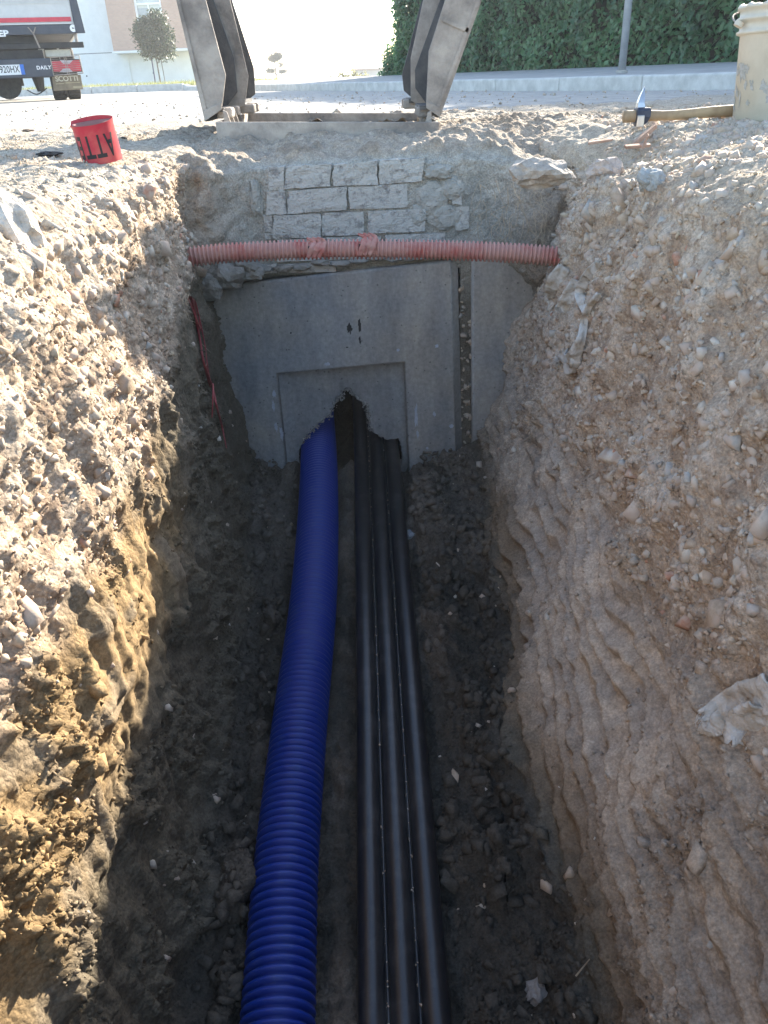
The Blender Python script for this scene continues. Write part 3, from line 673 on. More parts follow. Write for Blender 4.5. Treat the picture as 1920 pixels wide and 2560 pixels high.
def ribbon(name, path, widths, mat, parent=None, nw=8, wr=.004, seed=1.0, up=(0, -1, 0), fray=0.0, thick=.0015, curl=0.0):
    P = spline(path, 46); T = np.gradient(P, axis=0); T /= np.linalg.norm(T, axis=1)[:, None]
    n = len(P); Wd = np.interp(np.linspace(0, 1, n), np.linspace(0, 1, len(widths)), widths)
    S = np.cross(T, np.array(up, float)); S /= np.linalg.norm(S, axis=1)[:, None] + 1e-9; Nn = np.cross(S, T)
    u = np.linspace(-.5, .5, nw)
    V = P[:, None, :] + S[:, None, :] * (u[None, :, None] * Wd[:, None, None])
    f = fbm(V.reshape(-1, 3), 45.0, 3, seed=seed).reshape(n, nw) + .12 * np.sin(u * 7 + seed)[None, :]
    V = V + Nn[:, None, :] * (f[:, :, None] * wr * 2.2) + Nn[:, None, :] * (curl * (u ** 2)[None, :, None] * Wd[:, None, None])
    if fray:
        rr_ = np.random.default_rng(int(seed * 10)); V[-1] += T[-1] * rr_.uniform(-.2, 1, nw)[:, None] * fray; V[-2] += T[-2] * rr_.uniform(-.1, .5, nw)[:, None] * fray * .5
    ii = np.arange(n * nw).reshape(n, nw); Fq = np.stack([ii[:-1, :-1], ii[:-1, 1:], ii[1:, 1:], ii[1:, :-1]], -1).reshape(-1, 4)
    o = link_mesh(name, np_mesh(name, V.reshape(-1, 3), Fq), mat, parent, smooth=True)
    md = o.modifiers.new('thickness', 'SOLIDIFY'); md.thickness = thick; md.offset = 0
    return o
for i, cx in enumerate((792, 920)):
    q = atY(cx, 612, 2.225); x0 = q[0]
    for j in range(3):
        dx = (j - 1) * .014
        o = ribbon('torn_flap', [(x0 + dx - .012, 2.222, -.262), (x0 + dx, 2.219, -.238), (x0 + dx + .006, 2.232, -.224 + .006 * i), (x0 + dx - .012, 2.245, -.214 + .005 * i)], [.010, .016, .012, .005], M['redpipe'], red, 5, .002, 2.0 + i + j, thick=.0012)
        shift(o, (0, 2.25, -.252))
    bb = MB(); bb.box((x0 - .016, 2.2268, -.2375), (.016, .006, .010)); shift(bb.build('slit', M['black'], red), (0, 2.25, -.252))

# ------------------------------------------------------------------ stones
def hull_variants(n, npts, seed, squash=(.55, .95)):
    """angular broken fragments: jittered, cut-off boxes"""
    out = []; r = np.random.default_rng(seed)
    for i in range(n):
        bm = bmesh.new(); sc_ = np.array([1, r.uniform(*squash), r.uniform(squash[0] * .7, squash[1] * .8)]) * .80
        cor = np.array([(a_, b_, c_) for a_ in (-1, 1) for b_ in (-1, 1) for c_ in (-1, 1)], float)
        pts = cor * r.uniform(.45, 1.05, (8, 3)); keep = r.permutation(8)[: (8 if npts > 9 else 7)]; pts = pts[keep]
        if npts > 9:
            ex_ = r.normal(size=(npts - 8, 3)); ex_ /= np.abs(ex_).max(1)[:, None]; pts = np.concatenate([pts, ex_ * r.uniform(.75, 1.0, (npts - 8, 1))])
        for q_ in pts * sc_: bm.verts.new(q_)
        res = bmesh.ops.convex_hull(bm, input=bm.verts)
        bmesh.ops.delete(bm, geom=list({g for g in res['geom_interior'] + res['geom_unused'] if isinstance(g, bmesh.types.BMVert)}), context='VERTS')
        bmesh.ops.triangulate(bm, faces=bm.faces); bm.verts.index_update()
        V = np.array([v.co[:] for v in bm.verts], np.float32); Ff = np.array([[v.index for v in f.verts] for f in bm.faces], np.int32); bm.free()
        out.append((V, Ff))
    return out
def rand_rots(n, r):
    q_ = r.normal(size=(n, 4)); q_ /= np.linalg.norm(q_, axis=1)[:, None]; w, x_, y_, z_ = q_.T
    return np.stack([1-2*(y_*y_+z_*z_), 2*(x_*y_-z_*w), 2*(x_*z_+y_*w), 2*(x_*y_+z_*w), 1-2*(x_*x_+z_*z_), 2*(y_*z_-x_*w), 2*(x_*z_-y_*w), 2*(y_*z_+x_*w), 1-2*(x_*x_+y_*y_)], 1).reshape(n, 3, 3)
def scatter_joined(name, variants, pos, size, mat, r, rots=None, tintc=None, rnd=None, parent=None):
    Vs, Fs, Rn, Tn = [], [], [], []; base = 0; which = r.integers(0, len(variants), len(pos)); rots = rand_rots(len(pos), r) if rots is None else rots
    rnd = r.random(len(pos)) if rnd is None else rnd
    for i, (V, Ff) in enumerate(variants):
        s_ = np.where(which == i)[0]
        if not len(s_): continue
        VV = np.einsum('nij,vj->nvi', rots[s_], V) * size[s_][:, None, None] + pos[s_][:, None, :]
        FF = Ff[None] + (base + np.arange(len(s_)) * len(V))[:, None, None]
        Vs.append(VV.reshape(-1, 3)); Fs.append(FF.reshape(-1, 3)); base += len(s_) * len(V); Rn.append(np.repeat(rnd[s_], len(V)))
        if tintc is not None: Tn.append(np.repeat(tintc[s_], len(V), 0))
    me = np_mesh(name, np.concatenate(Vs), np.concatenate(Fs), np.concatenate(Tn) if tintc is not None else None, np.concatenate(Rn))
    return link_mesh(name, me, mat, parent)
HV = hull_variants(18, 11, 5, (.45, .95)); HS = hull_variants(12, 8, 6, (.5, .95))
# weights over the ground: gravel layer of the walls, the top beside the trench, a few on the floor
gw = np.zeros(len(Pd)); gwA = gravel * inw * 1.0 + (1 - inw) * (np.where(x < -.3, .12, .45) * sstep(.0, .25, n1 + .12) + 1.6 * np.exp(-(((x - .85) / .45) ** 2 + ((y - 1.9) / .7) ** 2))) + isfloor * .045 + clay * .03
gw[A] = gwA
area = np.linalg.norm(np.cross(np.gradient(PG, axis=1), np.gradient(PG, axis=0)), axis=-1).ravel()
vis = (Pd[:, 1] > .2) & (Pd[:, 1] < 3.4) & (np.abs(Pd[:, 0]) < 1.9) & ((Pd[:, 1] < 2.46) | (np.abs(Pd[:, 0]) > .72))
vis &= ~((Kf > .9) & (Pd[:, 0] > -.28) & (Pd[:, 0] < .085))
gw *= area * vis
r = np.random.default_rng(99)
def pick(n, wts, r): return r.choice(len(wts), n, p=wts / wts.sum())
# the large stones, one object each
big_meshes = []
for i, (V, Ff) in enumerate(hull_variants(24, 13, 8, (.42, .95))):
    big_meshes.append(np_mesh('stone', V, Ff)); big_meshes[-1].materials.append(M['stone1'])
def place_stone(pos, size, rot, var, parent=ground, name='stone'):
    o = bpy.data.objects.new(name, big_meshes[var % len(big_meshes)]); COL.objects.link(o); o.parent = parent
    Mx = Matrix(rot.tolist()).to_4x4(); o.matrix_local = Matrix.Translation(Vector(pos)) @ Mx @ Matrix.Scale(size, 4)
    return o
wbig = gw * (1 + 1.2 * (Pd[:, 0] > .2)) * sstep(.35, .7, Pd[:, 1]); wbig[(Kf < .01) & (np.abs(Pd[:, 0]) > 1.3)] = 0
ib = pick(285, wbig, r); szb = .014 + .017 * r.random(285) ** 1.5 + .012 * (r.random(285) > .88); rb = rand_rots(285, r)
for i in range(285):
    place_stone(Pd[ib[i]] - NG[ib[i]] * szb[i] * .22, szb[i], rb[i], i)
# medium and small stones
gw2 = gw * np.where(Pd[:, 0] > .2, 1.5, 1.0); im = pick(13000, gw2, r); sm = .0035 + .0145 * r.random(13000) ** 2.2
scatter_joined('gravel', HV, Pd[im] - NG[im] * (sm * .20)[:, None], sm, M['stone'], r, parent=ground)['kind'] = 'stuff'
wc = np.zeros(len(Pd)); wc[A] = clay * crumb * 1.2 + isfloor * .9 + gravel * inw * .45 + (1 - inw) * .35; wc *= area * vis
ic = pick(50000, wc, r); scs = .0018 + .0052 * r.random(50000) ** 3
tc_ = tint[ic] * r.uniform(.8, 1.2, (len(ic), 1)).astype(np.float32)
scatter_joined('soil_crumbs', HS, Pd[ic] + NG[ic] * (scs * .2)[:, None], scs, M['crumb'], r, tintc=tc_, parent=ground)['kind'] = 'stuff'
# clods on the floor
wf = np.zeros(len(Pd)); wf[A] = isfloor * (.25 + sstep(-.1, .3, n2)) + clay * .05 * crumb; wf *= area * vis
i2 = pick(2600, wf, r); s2 = .005 + .021 * r.random(2600) ** 3
scatter_joined('clods', HV, Pd[i2] + NG[i2] * (s2 * .1)[:, None], s2, M['crumb'], r, tintc=tint[i2] * 1.05, parent=ground)['kind'] = 'stuff'

# ------------------------------------------------------------------ rags of geotextile, tape shreds, roots in the trench walls
def felt_mat():
    mt, n, l, b = new_mat('dirty_white_felt')
    geo = n.new('ShaderNodeNewGeometry'); nz = n.new('ShaderNodeTexNoise'); nz.inputs['Scale'].default_value = 35; nz.inputs['Detail'].default_value = 6
    l.new(geo.outputs['Position'], nz.inputs['Vector']); rp = n.new('ShaderNodeValToRGB'); e = rp.color_ramp.elements
    e[0].position = .34; e[0].color = (.40,.325,.24, 1); e[1].position = .58; e[1].color = (.58,.555,.51, 1)
    l.new(nz.outputs['Fac'], rp.inputs[0]); l.new(rp.outputs[0], b.inputs['Base Color']); b.inputs['Roughness'].default_value = 1.0; b.inputs['Specular IOR Level'].default_value = .05
    nb = n.new('ShaderNodeTexNoise'); nb.inputs['Scale'].default_value = 260; nb.inputs['Detail'].default_value = 4; l.new(geo.outputs['Position'], nb.inputs['Vector'])
    bp = n.new('ShaderNodeBump'); bp.inputs['Strength'].default_value = .8; bp.inputs['Distance'].default_value = .004; l.new(nb.outputs['Fac'], bp.inputs['Height']); l.new(bp.outputs[0], b.inputs['Normal'])
    return mt
M['felt'] = felt_mat()
def hit_wall(q, side=1):
    """first point of the trench wall seen along a photo ray"""
    d_ = ray(*q); d_ = d_ / np.linalg.norm(d_)
    sel = np.where((Pd[:, 1] > .2) & (Pd[:, 1] < 2.6) & (Pd[:, 0] * side > .2 if side else Pd[:, 0] > -9) & (np.abs(Pd[:, 0]) < 1.6))[0]
    v = Pd[sel] - CAMPOS; t = v @ d_; dist = np.linalg.norm(v - t[:, None] * d_, axis=1)
    ok = np.where(dist < .006)[0]
    if not len(ok): return CAMPOS + d_ * 1.6
    return CAMPOS + d_ * (t[ok].min())
def on_wall(pts, lift=.008, side=1):
    out = []
    for q_ in pts:
        h = hit_wall(q_, side); out.append(h - (h - CAMPOS) / np.linalg.norm(h - CAMPOS) * lift)
    return out
def fray_hairs(root, path_end, direction, n, L, seed, spread=.4):
    rr_ = np.random.default_rng(seed); b = MB()
    for i in range(n):
        p0 = np.array(path_end) + rr_.normal(0, .006, 3); dd = np.array(direction) + rr_.normal(0, spread, 3); dd /= np.linalg.norm(dd); Lh = L * rr_.uniform(.4, 1)
        b.tube([p0, p0 + dd * Lh * .5 + rr_.normal(0, .0015, 3), p0 + dd * Lh + np.array([0, 0, -.003])], [.0007, .0005, .0002], 4, False)
    return b.build('frayed_fibres', M['felt'], root)
def rag(label, specs, hairs=()):
    p0 = on_wall([specs[0][0][0]])[0]; root = empty('geotextile_rag', tuple(p0)); tag(root, label, 'fabric scrap')
    for i, (pts, widths, lift) in enumerate(specs):
        path = on_wall(pts, lift); up_ = CAMPOS - np.array(path[len(path)//2])
        o = ribbon('fabric_strip', path, widths, M['felt'], root, 12, .0035, 3.7 + i + len(label) * .1, tuple(up_), fray=.012, thick=.003, curl=-.12); shift(o, p0)
    for (q_, q2, n, L, sd) in hairs:
        a, bq = on_wall([q_, q2], .012); shift(fray_hairs(root, a, (bq - a) / (np.linalg.norm(bq - a) + 1e-6), n, L, sd), p0)
    return root
rag('torn white geotextile strip hanging and splaying at its foot, below the red conduit end', [
    ([(1500,735),(1472,770),(1462,800),(1455,840),(1440,880),(1405,905)], [.014, .014, .018, .034, .060, .036], .018),
    ([(1462,775),(1452,730),(1475,690),(1500,660)], [.016, .026, .032, .02], .012),
    ([(1448,870),(1435,915),(1428,930)], [.03, .02, .006], .012)], [((1395,905),(1365,912),46,.03,1), ((1400,898),(1368,900),30,.026,2)])
rag('pale torn geotextile flap beside the buried end of the red conduit', [
    ([(1410,668),(1396,690),(1385,720),(1380,755),(1374,772)], [.03, .045, .046, .03, .01], .016),
    ([(1440,700),(1425,735),(1408,765),(1396,780)], [.02, .034, .034, .024], .013)], [((1372,690),(1360,705),30,.02,3), ((1396,782),(1388,795),24,.014,4)])
rag('dirty white geotextile wad on the right trench wall beside a long flat stone', [
    ([(1925,1735),(1885,1745),(1840,1760),(1800,1772),(1765,1790)], [.05, .045, .05, .04, .02], .014),
    ([(1905,1770),(1880,1800),(1850,1830),(1840,1850)], [.03, .045, .05, .03], .016),
    ([(1830,1780),(1795,1810),(1752,1825)], [.03, .026, .012], .010)], [((1762,1795),(1748,1812),30,.012,5)])
# red plastic shreds down the left wall near the chamber
shr = empty('red_tape_shreds'); p0 = on_wall([(478, 740)], .01, -1)[0]; shr.location = tuple(p0); tag(shr, 'thin red plastic shreds hanging down the dark left trench wall', 'plastic strip')
for i, (pts, w_) in enumerate([([(474,742),(488,790),(498,840),(508,900),(524,960),(532,1000),(530,1044)], .0035), ([(478,742),(492,800),(500,850),(510,905),(530,965),(540,1010),(556,1070),(566,1120)], .0030), ([(484,745),(500,800),(512,860),(520,920),(528,960)], .0018), ([(470,745),(482,775),(494,812)], .0016), ([(488,750),(497,790),(502,830)], .0016)]):
    path = spline(on_wall(pts, .010 + .002 * i, -1), 30); V, Fq = tube_np(path, np.interp(np.linspace(0, 1, 30), [0, .2, .8, 1], [w_ * .5, w_, w_, w_ * .4]), 6)
    o = link_mesh('strand', np_mesh('strand', V, Fq), simple('faded_red_plastic', (.25,.03,.035), .6, col2=(.40,.09,.085), nscale=40) if i == 0 else bpy.data.materials['faded_red_plastic'], shr, smooth=True); shift(o, p0)
# roots
M['root'] = simple('pale_root', (.27,.205,.135), .9, nscale=40, col2=(.42,.34,.24))
def roots(name, label, curves, side, cat='roots'):
    p0 = on_wall([curves[0][0][0]], .006, side)[0]; root = empty(name, tuple(p0)); tag(root, label, cat)
    for pts, w_ in curves:
        path = spline(on_wall(pts, .010, side) if side else [atY(a, b_, yy) for a, b_, yy in pts], 18); V, Fq = tube_np(path, np.linspace(w_, w_ * .4, 18), 5)
        shift(link_mesh('root', np_mesh('root', V, Fq), M['root'], root, smooth=True), p0)
    return root
rr = np.random.default_rng(5)
roots('root_tuft', 'pale thin roots curling out of the left wall beside the red shreds', [([(466,735),(458,760),(470,790),(488,806)], .0013), ([(500,855),(515,870),(528,882)], .0012), ([(462,738),(464,755),(470,762)], .0010), ([(472,735),(468,750),(466,762)], .0009)], -1)
# fine roots hanging over the right end of the red conduit
rt = empty('hanging_roots', (.45, 2.25, -.2)); tag(rt, 'tuft of fine brown roots hanging in the corner above the red conduit', 'roots')
b = MB()
for i in range(70):
    x0 = rr.uniform(.30, .50); y0 = 2.37 + rr.normal(0, .012) - .12 * max(0, x0 - .36); z0 = rr.uniform(-.27, -.10); L = rr.uniform(.03, .10)
    pts = [(x0, y0, z0), (x0 + rr.normal(0, .015), y0 - .015, z0 - L * .4), (x0 + rr.normal(0, .03), y0 - .02 + rr.normal(0, .008), z0 - L)]
    b.tube(spline(pts, 7), np.linspace(.0010, .0004, 7), 4, False)
shift(b.build('root_strands', M['root'], rt), (.45, 2.25, -.2))
for i, (pts, lab) in enumerate([([(1440,2440),(1456,2420),(1474,2398)], 'short dry straw lying low on the right trench wall'), ([(1090,1668),(1105,1650),(1122,1632)], 'bent dry grass stalk on the trench floor right of the black conduits'), ([(1310,1105),(1325,1090),(1338,1072)], 'thin dry stalk on the soil below the narrow concrete slab')]):
    path = spline([onz(q_, floor_z(1.2 if i == 1 else .9) + .02) if i == 1 else tuple(on_wall([q_], .006, 1)[0]) for q_ in pts], 14); V, Fq = tube_np(path, np.linspace(.0016, .0009, 14), 6)
    tag(link_mesh('dry_stalk', np_mesh('dry_stalk', V, Fq), M['root'], smooth=True), lab, 'straw')

# ------------------------------------------------------------------ things lying on the ground beside the trench
# roll of warning tape, lettering upside down
gz = ground_at(-.62, 2.07) - .004
roll = empty('tape_roll', (-.624, 2.06, gz)); roll.rotation_euler = (R_(4), R_(-5), R_(8)); tag(roll, 'red warning tape roll standing on end on the dusty ground', 'tape roll')
n = 64; rx, ry, hh = .046, .040, .088
def oval(i, k=1.0, z=0.0, lip=0.0):
    a = 2 * math.pi * i / n; wob = 1 + .025 * math.sin(3 * a + .6) + .02 * math.sin(5 * a)
    return (rx * k * wob * math.cos(a) * (1 + lip * max(0, -math.cos(a))), ry * k * wob * math.sin(a), z)
b = MB(); rings = [(1.0, 0), (1.0, .03), (1.005, .06), (1.01, .076), (1.04, hh)]
for (k_, z_) in rings: b.v += [oval(i, k_, z_ + .006 * math.sin(2 * math.pi * i / n) * (z_ > .08), .10 * (z_ > .08)) for i in range(n)]
for j in range(4): b.f += [(j*n+i, j*n+(i+1) % n, (j+1)*n+(i+1) % n, (j+1)*n+i) for i in range(n)]
b.build('tape_winding', M['redtape'], roll, smooth=True)
b = MB(); 
for (k_, z_) in ((.97, .002), (.99, .085), (.84, .084), (.82, .002)): b.v += [oval(i, k_, z_) for i in range(n)]
for j in range(3): b.f += [(j*n+i, j*n+(i+1) % n, (j+1)*n+(i+1) % n, (j+1)*n+i) for i in range(n)]
b.build('inner_core', simple('dusty_card_core', (.27,.13,.12), .8), roll, smooth=True)
me = text_mesh('lettering', 'ATTENZIONE', .068, .0002, 1.16, .0014)
bm = bmesh.new(); bm.from_mesh(me)
for q_ in np.arange(-.3, .3, .004): bmesh.ops.bisect_plane(bm, geom=bm.verts[:] + bm.edges[:] + bm.faces[:], plane_co=(float(q_), 0, 0), plane_no=(1, 0, 0))
xs = [v.co.x for v in bm.verts]; xmid = (min(xs) + max(xs)) / 2
for v in bm.verts:
    tx, tz = -(v.co.x - min(xs)) , -v.co.y
    a = -math.pi / 2 + R_(62) + tx * .50 / .043; wob = 1 + .025 * math.sin(3 * a + .6) + .02 * math.sin(5 * a)
    dep = 1.012 + v.co.z * 6
    v.co = Vector((rx * wob * dep * math.cos(a), ry * wob * dep * math.sin(a), (.040 + tz * .98)))
bmesh.ops.delete(bm, geom=[f for f in bm.faces if f.calc_center_median().y > .035], context='FACES')
bm.to_mesh(me); bm.free(); link_mesh('lettering', me, M['black'], roll)['kind'] = 'stuff'
# dark scrap of plastic beside it
for i, (q_, s_, lab) in enumerate([((125, 395), .035, 'flat dark asphalt scrap on the ground left of the red tape roll'), ((310, 352), .013, 'small dark scrap on the ground just right of the red tape roll'), ((70, 330), .03, 'flat brown clod on the sunlit ground beyond the tape roll')]):
    v = atZ(*q_, .005); tag(rough_lump('asphalt_scrap', (v[0], v[1], ground_at(v[0], v[1]) + .002), (s_, s_ * .6, .006), simple('scrap_%d' % i, (.05,.045,.04) if i < 2 else (.16,.11,.07), .8, bump=.4), None, 50.0 + i, sub=3), lab, 'scrap')

# bucket
bk = empty('mortar_bucket', (1.155, 2.44, ground_at(1.10, 2.40) - .004)); bk.rotation_euler = (R_(-1), R_(1.5), 0); tag(bk, 'cream plastic bucket with ribbed rim, streaked with dried mortar', 'bucket')
def plastic_bucket():
    mt = simple('stained_cream_plastic', (.52,.47,.37), .55, nscale=7, col2=(.64,.59,.485), bump=.1)
    return mt
M['bucket'] = plastic_bucket()
profb = [(.128, 0), (.134, .006), (.150, .205), (.1505, .2055), (.160, .208), (.160, .214), (.154, .217), (.155, .236), (.164, .239), (.164, .245), (.158, .248), (.159, .262), (.166, .265), (.166, .272), (.158, .275), (.152, .272), (.147, .20), (.128, .010), (.001, .010)]
n = 72; b = MB()
for (r_, z_) in profb: b.v += [(r_ * math.cos(2*math.pi*i/n), r_ * math.sin(2*math.pi*i/n), z_ + (.004 * math.sin(9.0 * i / n * 2 * math.pi) * math.sin(4.1 * i) if z_ > .27 else 0)) for i in range(n)]
for j in range(len(profb) - 1): b.f += [(j*n+i, j*n+(i+1) % n, (j+1)*n+(i+1) % n, (j+1)*n+i) for i in range(n)]
b.f.append(tuple(range(n-1, -1, -1))); b.build('pail', M['bucket'], bk, smooth=True)
smear = simple('dried_mortar', (.36,.345,.30), .95, nscale=60, col2=(.48,.46,.42), bump=.6, bscale=150)
rr = np.random.default_rng(3)
for i in range(16):
    a = math.pi + rr.uniform(-.2, 1.3); z_ = rr.uniform(.03, .2); w_, h_ = rr.uniform(.004, .016), rr.uniform(.006, .04); nn_ = 14; vs = []
    for q_ in range(nn_):
        t_ = 2 * math.pi * q_ / nn_; s_ = 1 + .35 * rr.normal(); aa = a + w_ * s_ * math.cos(t_) / .145; zz = z_ + h_ * s_ * math.sin(t_) * .5; rad_ = .134 + (.150 - .134) * (zz - .006) / .2 + .0012
        vs.append((rad_ * math.cos(aa), rad_ * math.sin(aa), zz))
    bb = MB(); bb.add(vs, [tuple(range(nn_))]); bb.build('mortar_splash', smear, bk)
bb = MB()
for s_ in (-1, 1): bb.tube([(s_ * .167, 0, .235), (s_ * .172, 0, .225)], .012, 12)
bb.build('handle_boss', M['bucket'], bk)
bb = MB(); bb.tube(spline([(-.172, 0, .228), (-.165, .06, .25), (-.10, .14, .27), (0, .175, .277), (.10, .14, .27), (.165, .06, .25), (.172, 0, .228)], 40), .0022, 8); bb.build('wire_handle', M['steel'], bk, smooth=True)

# hammer
hz = ground_at(.78, 2.5)
hm = empty('mason_hammer', (.77, 2.5, hz)); HM = (0, 0, 0); tag(hm, 'hammer with a wooden handle and bright pointed head lying against the bucket', 'hammer')
M['wood'] = simple('worn_handle_wood', (.24,.155,.085), .6, nscale=9, col2=(.43,.31,.18), bump=.15)
b = MB(); hp = spline([(-.045, 0, .024), (0, 0, .024), (.10, .005, .022), (.22, .012, .026), (.34, .02, .026)], 40)
V, Fq = tube_np(hp, np.interp(np.linspace(0, 1, 40), [0, .12, .3, .7, 1], [.0155, .0155, .0125, .0145, .0165]), 16); V[:, 1] *= .85
me = np_mesh('handle', V, Fq); bm = bmesh.new(); bm.from_mesh(me); bmesh.ops.holes_fill(bm, edges=bm.edges); bm.to_mesh(me); bm.free(); link_mesh('handle', me, M['wood'], hm, smooth=True)
mh_steel = simple('polished_tool_steel', (.42,.42,.43), .28, 1.0, nscale=20, col2=(.62,.62,.63)); mh_blue = simple('blued_tool_steel', (.035,.045,.075), .45, .6, nscale=20, col2=(.07,.08,.11))
b = MB()   # eye block
def ringz(z_, x0, x1, y0, y1): return [(x0, y0, z_), (x1, y0, z_), (x1, y1, z_), (x0, y1, z_)]
prf = [(-.002, -.012, .006, -.015, .006), (.008, -.013, .020, -.018, .014), (.022, -.013, .026, -.021, .021), (.038, -.013, .026, -.021, .021), (.045, -.012, .024, -.018, .018)]
for (z_, x0, x1, y0, y1) in prf: b.v += ringz(z_, x0, x1, y0, y1)
for j in range(len(prf) - 1): b.f += [(j*4+i, j*4+(i+1) % 4, j*4+4+(i+1) % 4, j*4+4+i) for i in range(4)]
b.f += [(3,2,1,0), tuple(len(prf)*4-4+i for i in range(4))]; hd = b.build('head', mh_blue, hm, bevel=.002)
b = MB(); prf = [(.0452, -.011, .012, -.012, .012), (.058, -.009, .009, -.009, .012), (.072, -.004, .010, -.004, .013), (.086, .003, .010, .002, .013), (.096, .008, .0105, .008, .012)]
for (z_, x0, x1, y0, y1) in prf: b.v += ringz(z_, x0, x1, y0, y1)
for j in range(len(prf) - 1): b.f += [(j*4+i, j*4+(i+1) % 4, j*4+4+(i+1) % 4, j*4+4+i) for i in range(4)]
b.f += [(3,2,1,0), tuple(len(prf)*4-4+i for i in range(4))]; b.build('pointed_peen', mh_steel, hd, bevel=.0012)
b = MB(); b.box((-.002, -.0195, .012), (.020, .010, .030)); b.build('ground_cheek', mh_steel, hd, bevel=.002)
# broken roof tile pieces under the hammer
terr = simple('broken_terracotta', (.33,.185,.12), .9, nscale=20, col2=(.42,.29,.215), bump=.4)
for i, (q0, q1, Yd, th, w_, lab) in enumerate([((1585,365),(1640,318),2.36,.010,.030,'terracotta tile shard propped steeply below the hammer head'), ((1565,372),(1625,366),2.30,.007,.022,'thin pale tile sliver lying flat in front of the propped shard'), ((1605,385),(1618,352),2.28,.006,.010,'small orange tile splinter standing upright among the rubble'), ((1470,362),(1530,352),2.34,.006,.02,'reddish flat tile fragment left of the propped shard')]):
    a = W3(q0, Yd); c_ = W3(q1, Yd); lift = max(0, ground_at(a[0], Yd) - min(a[2], c_[2])) + .002
    a = a + (0, 0, lift); c_ = c_ + (0, 0, lift); ax = (c_ - a) / np.linalg.norm(c_ - a); nrm = np.array([-ax[2], 0, ax[0]])
    bb = MB(); bb.prism([a - nrm * th * .5, c_ - nrm * th * .6, c_ + ax * .004 + nrm * th * .3, a + nrm * th * .6], (rr.uniform(-.01, .01), w_, .003)); o = bb.build('tile_shard', terr, None, bevel=.0015); tag(o, lab, 'tile shard')
# a few named rocks
for i, (q_, Yd, s_, lab, c1) in enumerate([((1345,432),2.05,(.055,.04,.028),'pale flat rock jutting from the eroded corner right of the bricks', (.36,.31,.26)), ((1510,430),1.85,(.040,.03,.03),'broad pale rock at the top of the right trench wall', (.46,.38,.32)), ((1630,455),1.75,(.03,.03,.024),'round grey rock on the rubble crest at the right', (.33,.34,.33)), ((40,575),1.23,(.075,.05,.03),'large bright rock slab set in the lip of the left trench wall', (.55,.49,.41)), ((1255,1130),2.30,(.022,.02,.016),'angular pale stone on the soil foot below the narrow slab', (.34,.29,.235)), ((1340,2480),.80,(.026,.02,.018),'angular grey stone low at the right of the trench floor', (.26,.245,.23)), ((600,2075),1.05,(.022,.02,.02),'greenish grey stone with a white chip left of the blue conduit', (.22,.23,.22)), ((1020,1338),2.05,(.02,.02,.014),'grey pebble touching the black conduits on their right', (.24,.25,.26))]):
    if i in (4, 5, 6, 7):
        z = -1.1
        for _ in range(8): v = atZ(*q_, z); z = floor_z(v[1]) + .012
        pos = v if i != 5 else on_wall([q_], -.004, 1)[0]
    elif i == 3: pos = on_wall([q_], -.006, -1)[0]
    else: pos = on_wall([q_], -.004, 1)[0]
    tag(rough_lump('rock', pos, s_, simple('rock_%d' % i, c1, .9, nscale=50, noise=.25, bump=.6, bscale=140), None, 70.0 + i * 1.7, rot=.4 * i, sub=3), lab, 'rock')

# ------------------------------------------------------------------ road, right kerb with pavement, hedge and pole
def dz(x_, y_): return -0.006 * float(np.clip(x_, -8, 8)) * float(sstep(3.5, 8, np.array(float(y_))))
KD = np.array([-.362, .932]); KN = np.array([.932, .362]); K0 = np.array([1.87, 6.11])
kx = lambda s_, off: K0 + KD * s_ + KN * off
# road sheet: rough worn asphalt, ragged near edge, from left yard kerb to the right kerb
road_n = 90; V = []; Fq = []; vs_ = np.linspace(0, 1, 70) ** 2
for j, t_ in enumerate(np.linspace(0, 1, road_n)):
    a_ = kx(-9 + 40 * t_, -.012)
    for i, s_ in enumerate(vs_):
        xx = a_[0] - 26 * s_; yy = a_[1] - 0.0 * s_
        V.append((xx, yy, 0))
V = np.array(V); 
rx_ = np.concatenate([-geo_out(3, 32, 40)[::-1], np.linspace(-3, 3, 130)[1:-1], geo_out(3, 12, 20)]); ry_ = np.concatenate([np.linspace(4.0, 8, 150), geo_out(8, 31, 80)[0:]])
GX, GY = np.meshgrid(rx_, ry_); PR = np.stack([GX.ravel(), GY.ravel(), np.zeros(GX.size)], 1).astype(np.float32)
zr = .010 + .004 * fbm(PR, 3.0, 2, seed=3.0) + .004 * fbm(PR, 22.0, 2, seed=8.0); edge = fbm(PR, 1.3, 3, seed=12.0)
PR[:, 2] = zr - 0.006 * np.clip(PR[:, 0], -8, 8) * sstep(3.5, 8, PR[:, 1]) - .03 * sstep(4.6, 4.1, PR[:, 1] + .5 * edge)
ii = np.arange(GX.size).reshape(GX.shape); rq = np.stack([ii[:-1, :-1], ii[:-1, 1:], ii[1:, 1:], ii[1:, :-1]], -1).reshape(-1, 4)
cm = PR[rq].mean(1); off_ = (cm[:, :2] - K0) @ KN
road = link_mesh('road', np_mesh('road', PR, rq[off_ < .05]), M['road'], smooth=True); tag(road, kind='structure')
KH = .105
kerb = empty('kerb', (float(K0[0]), float(K0[1]), 0)); tag(kerb, kind='structure')
def block(p_a, p_b, nrm, w, z0, z1, slopez=(0, 0)):
    a0, b0 = np.array(p_a), np.array(p_b); a1, b1 = a0 + nrm * w, b0 + nrm * w
    bb = MB(); Vv = [(*a0, z0 + slopez[0]), (*b0, z0 + slopez[1]), (*b1, z0 + slopez[1]), (*a1, z0 + slopez[0]), (*a0, z1 + slopez[0]), (*b0, z1 + slopez[1]), (*b1, z1 + slopez[1]), (*a1, z1 + slopez[0])]
    return bb.add(Vv, ((0,3,2,1),(4,5,6,7),(0,1,5,4),(1,2,6,5),(2,3,7,6),(3,0,4,7)))
s0 = -7.0
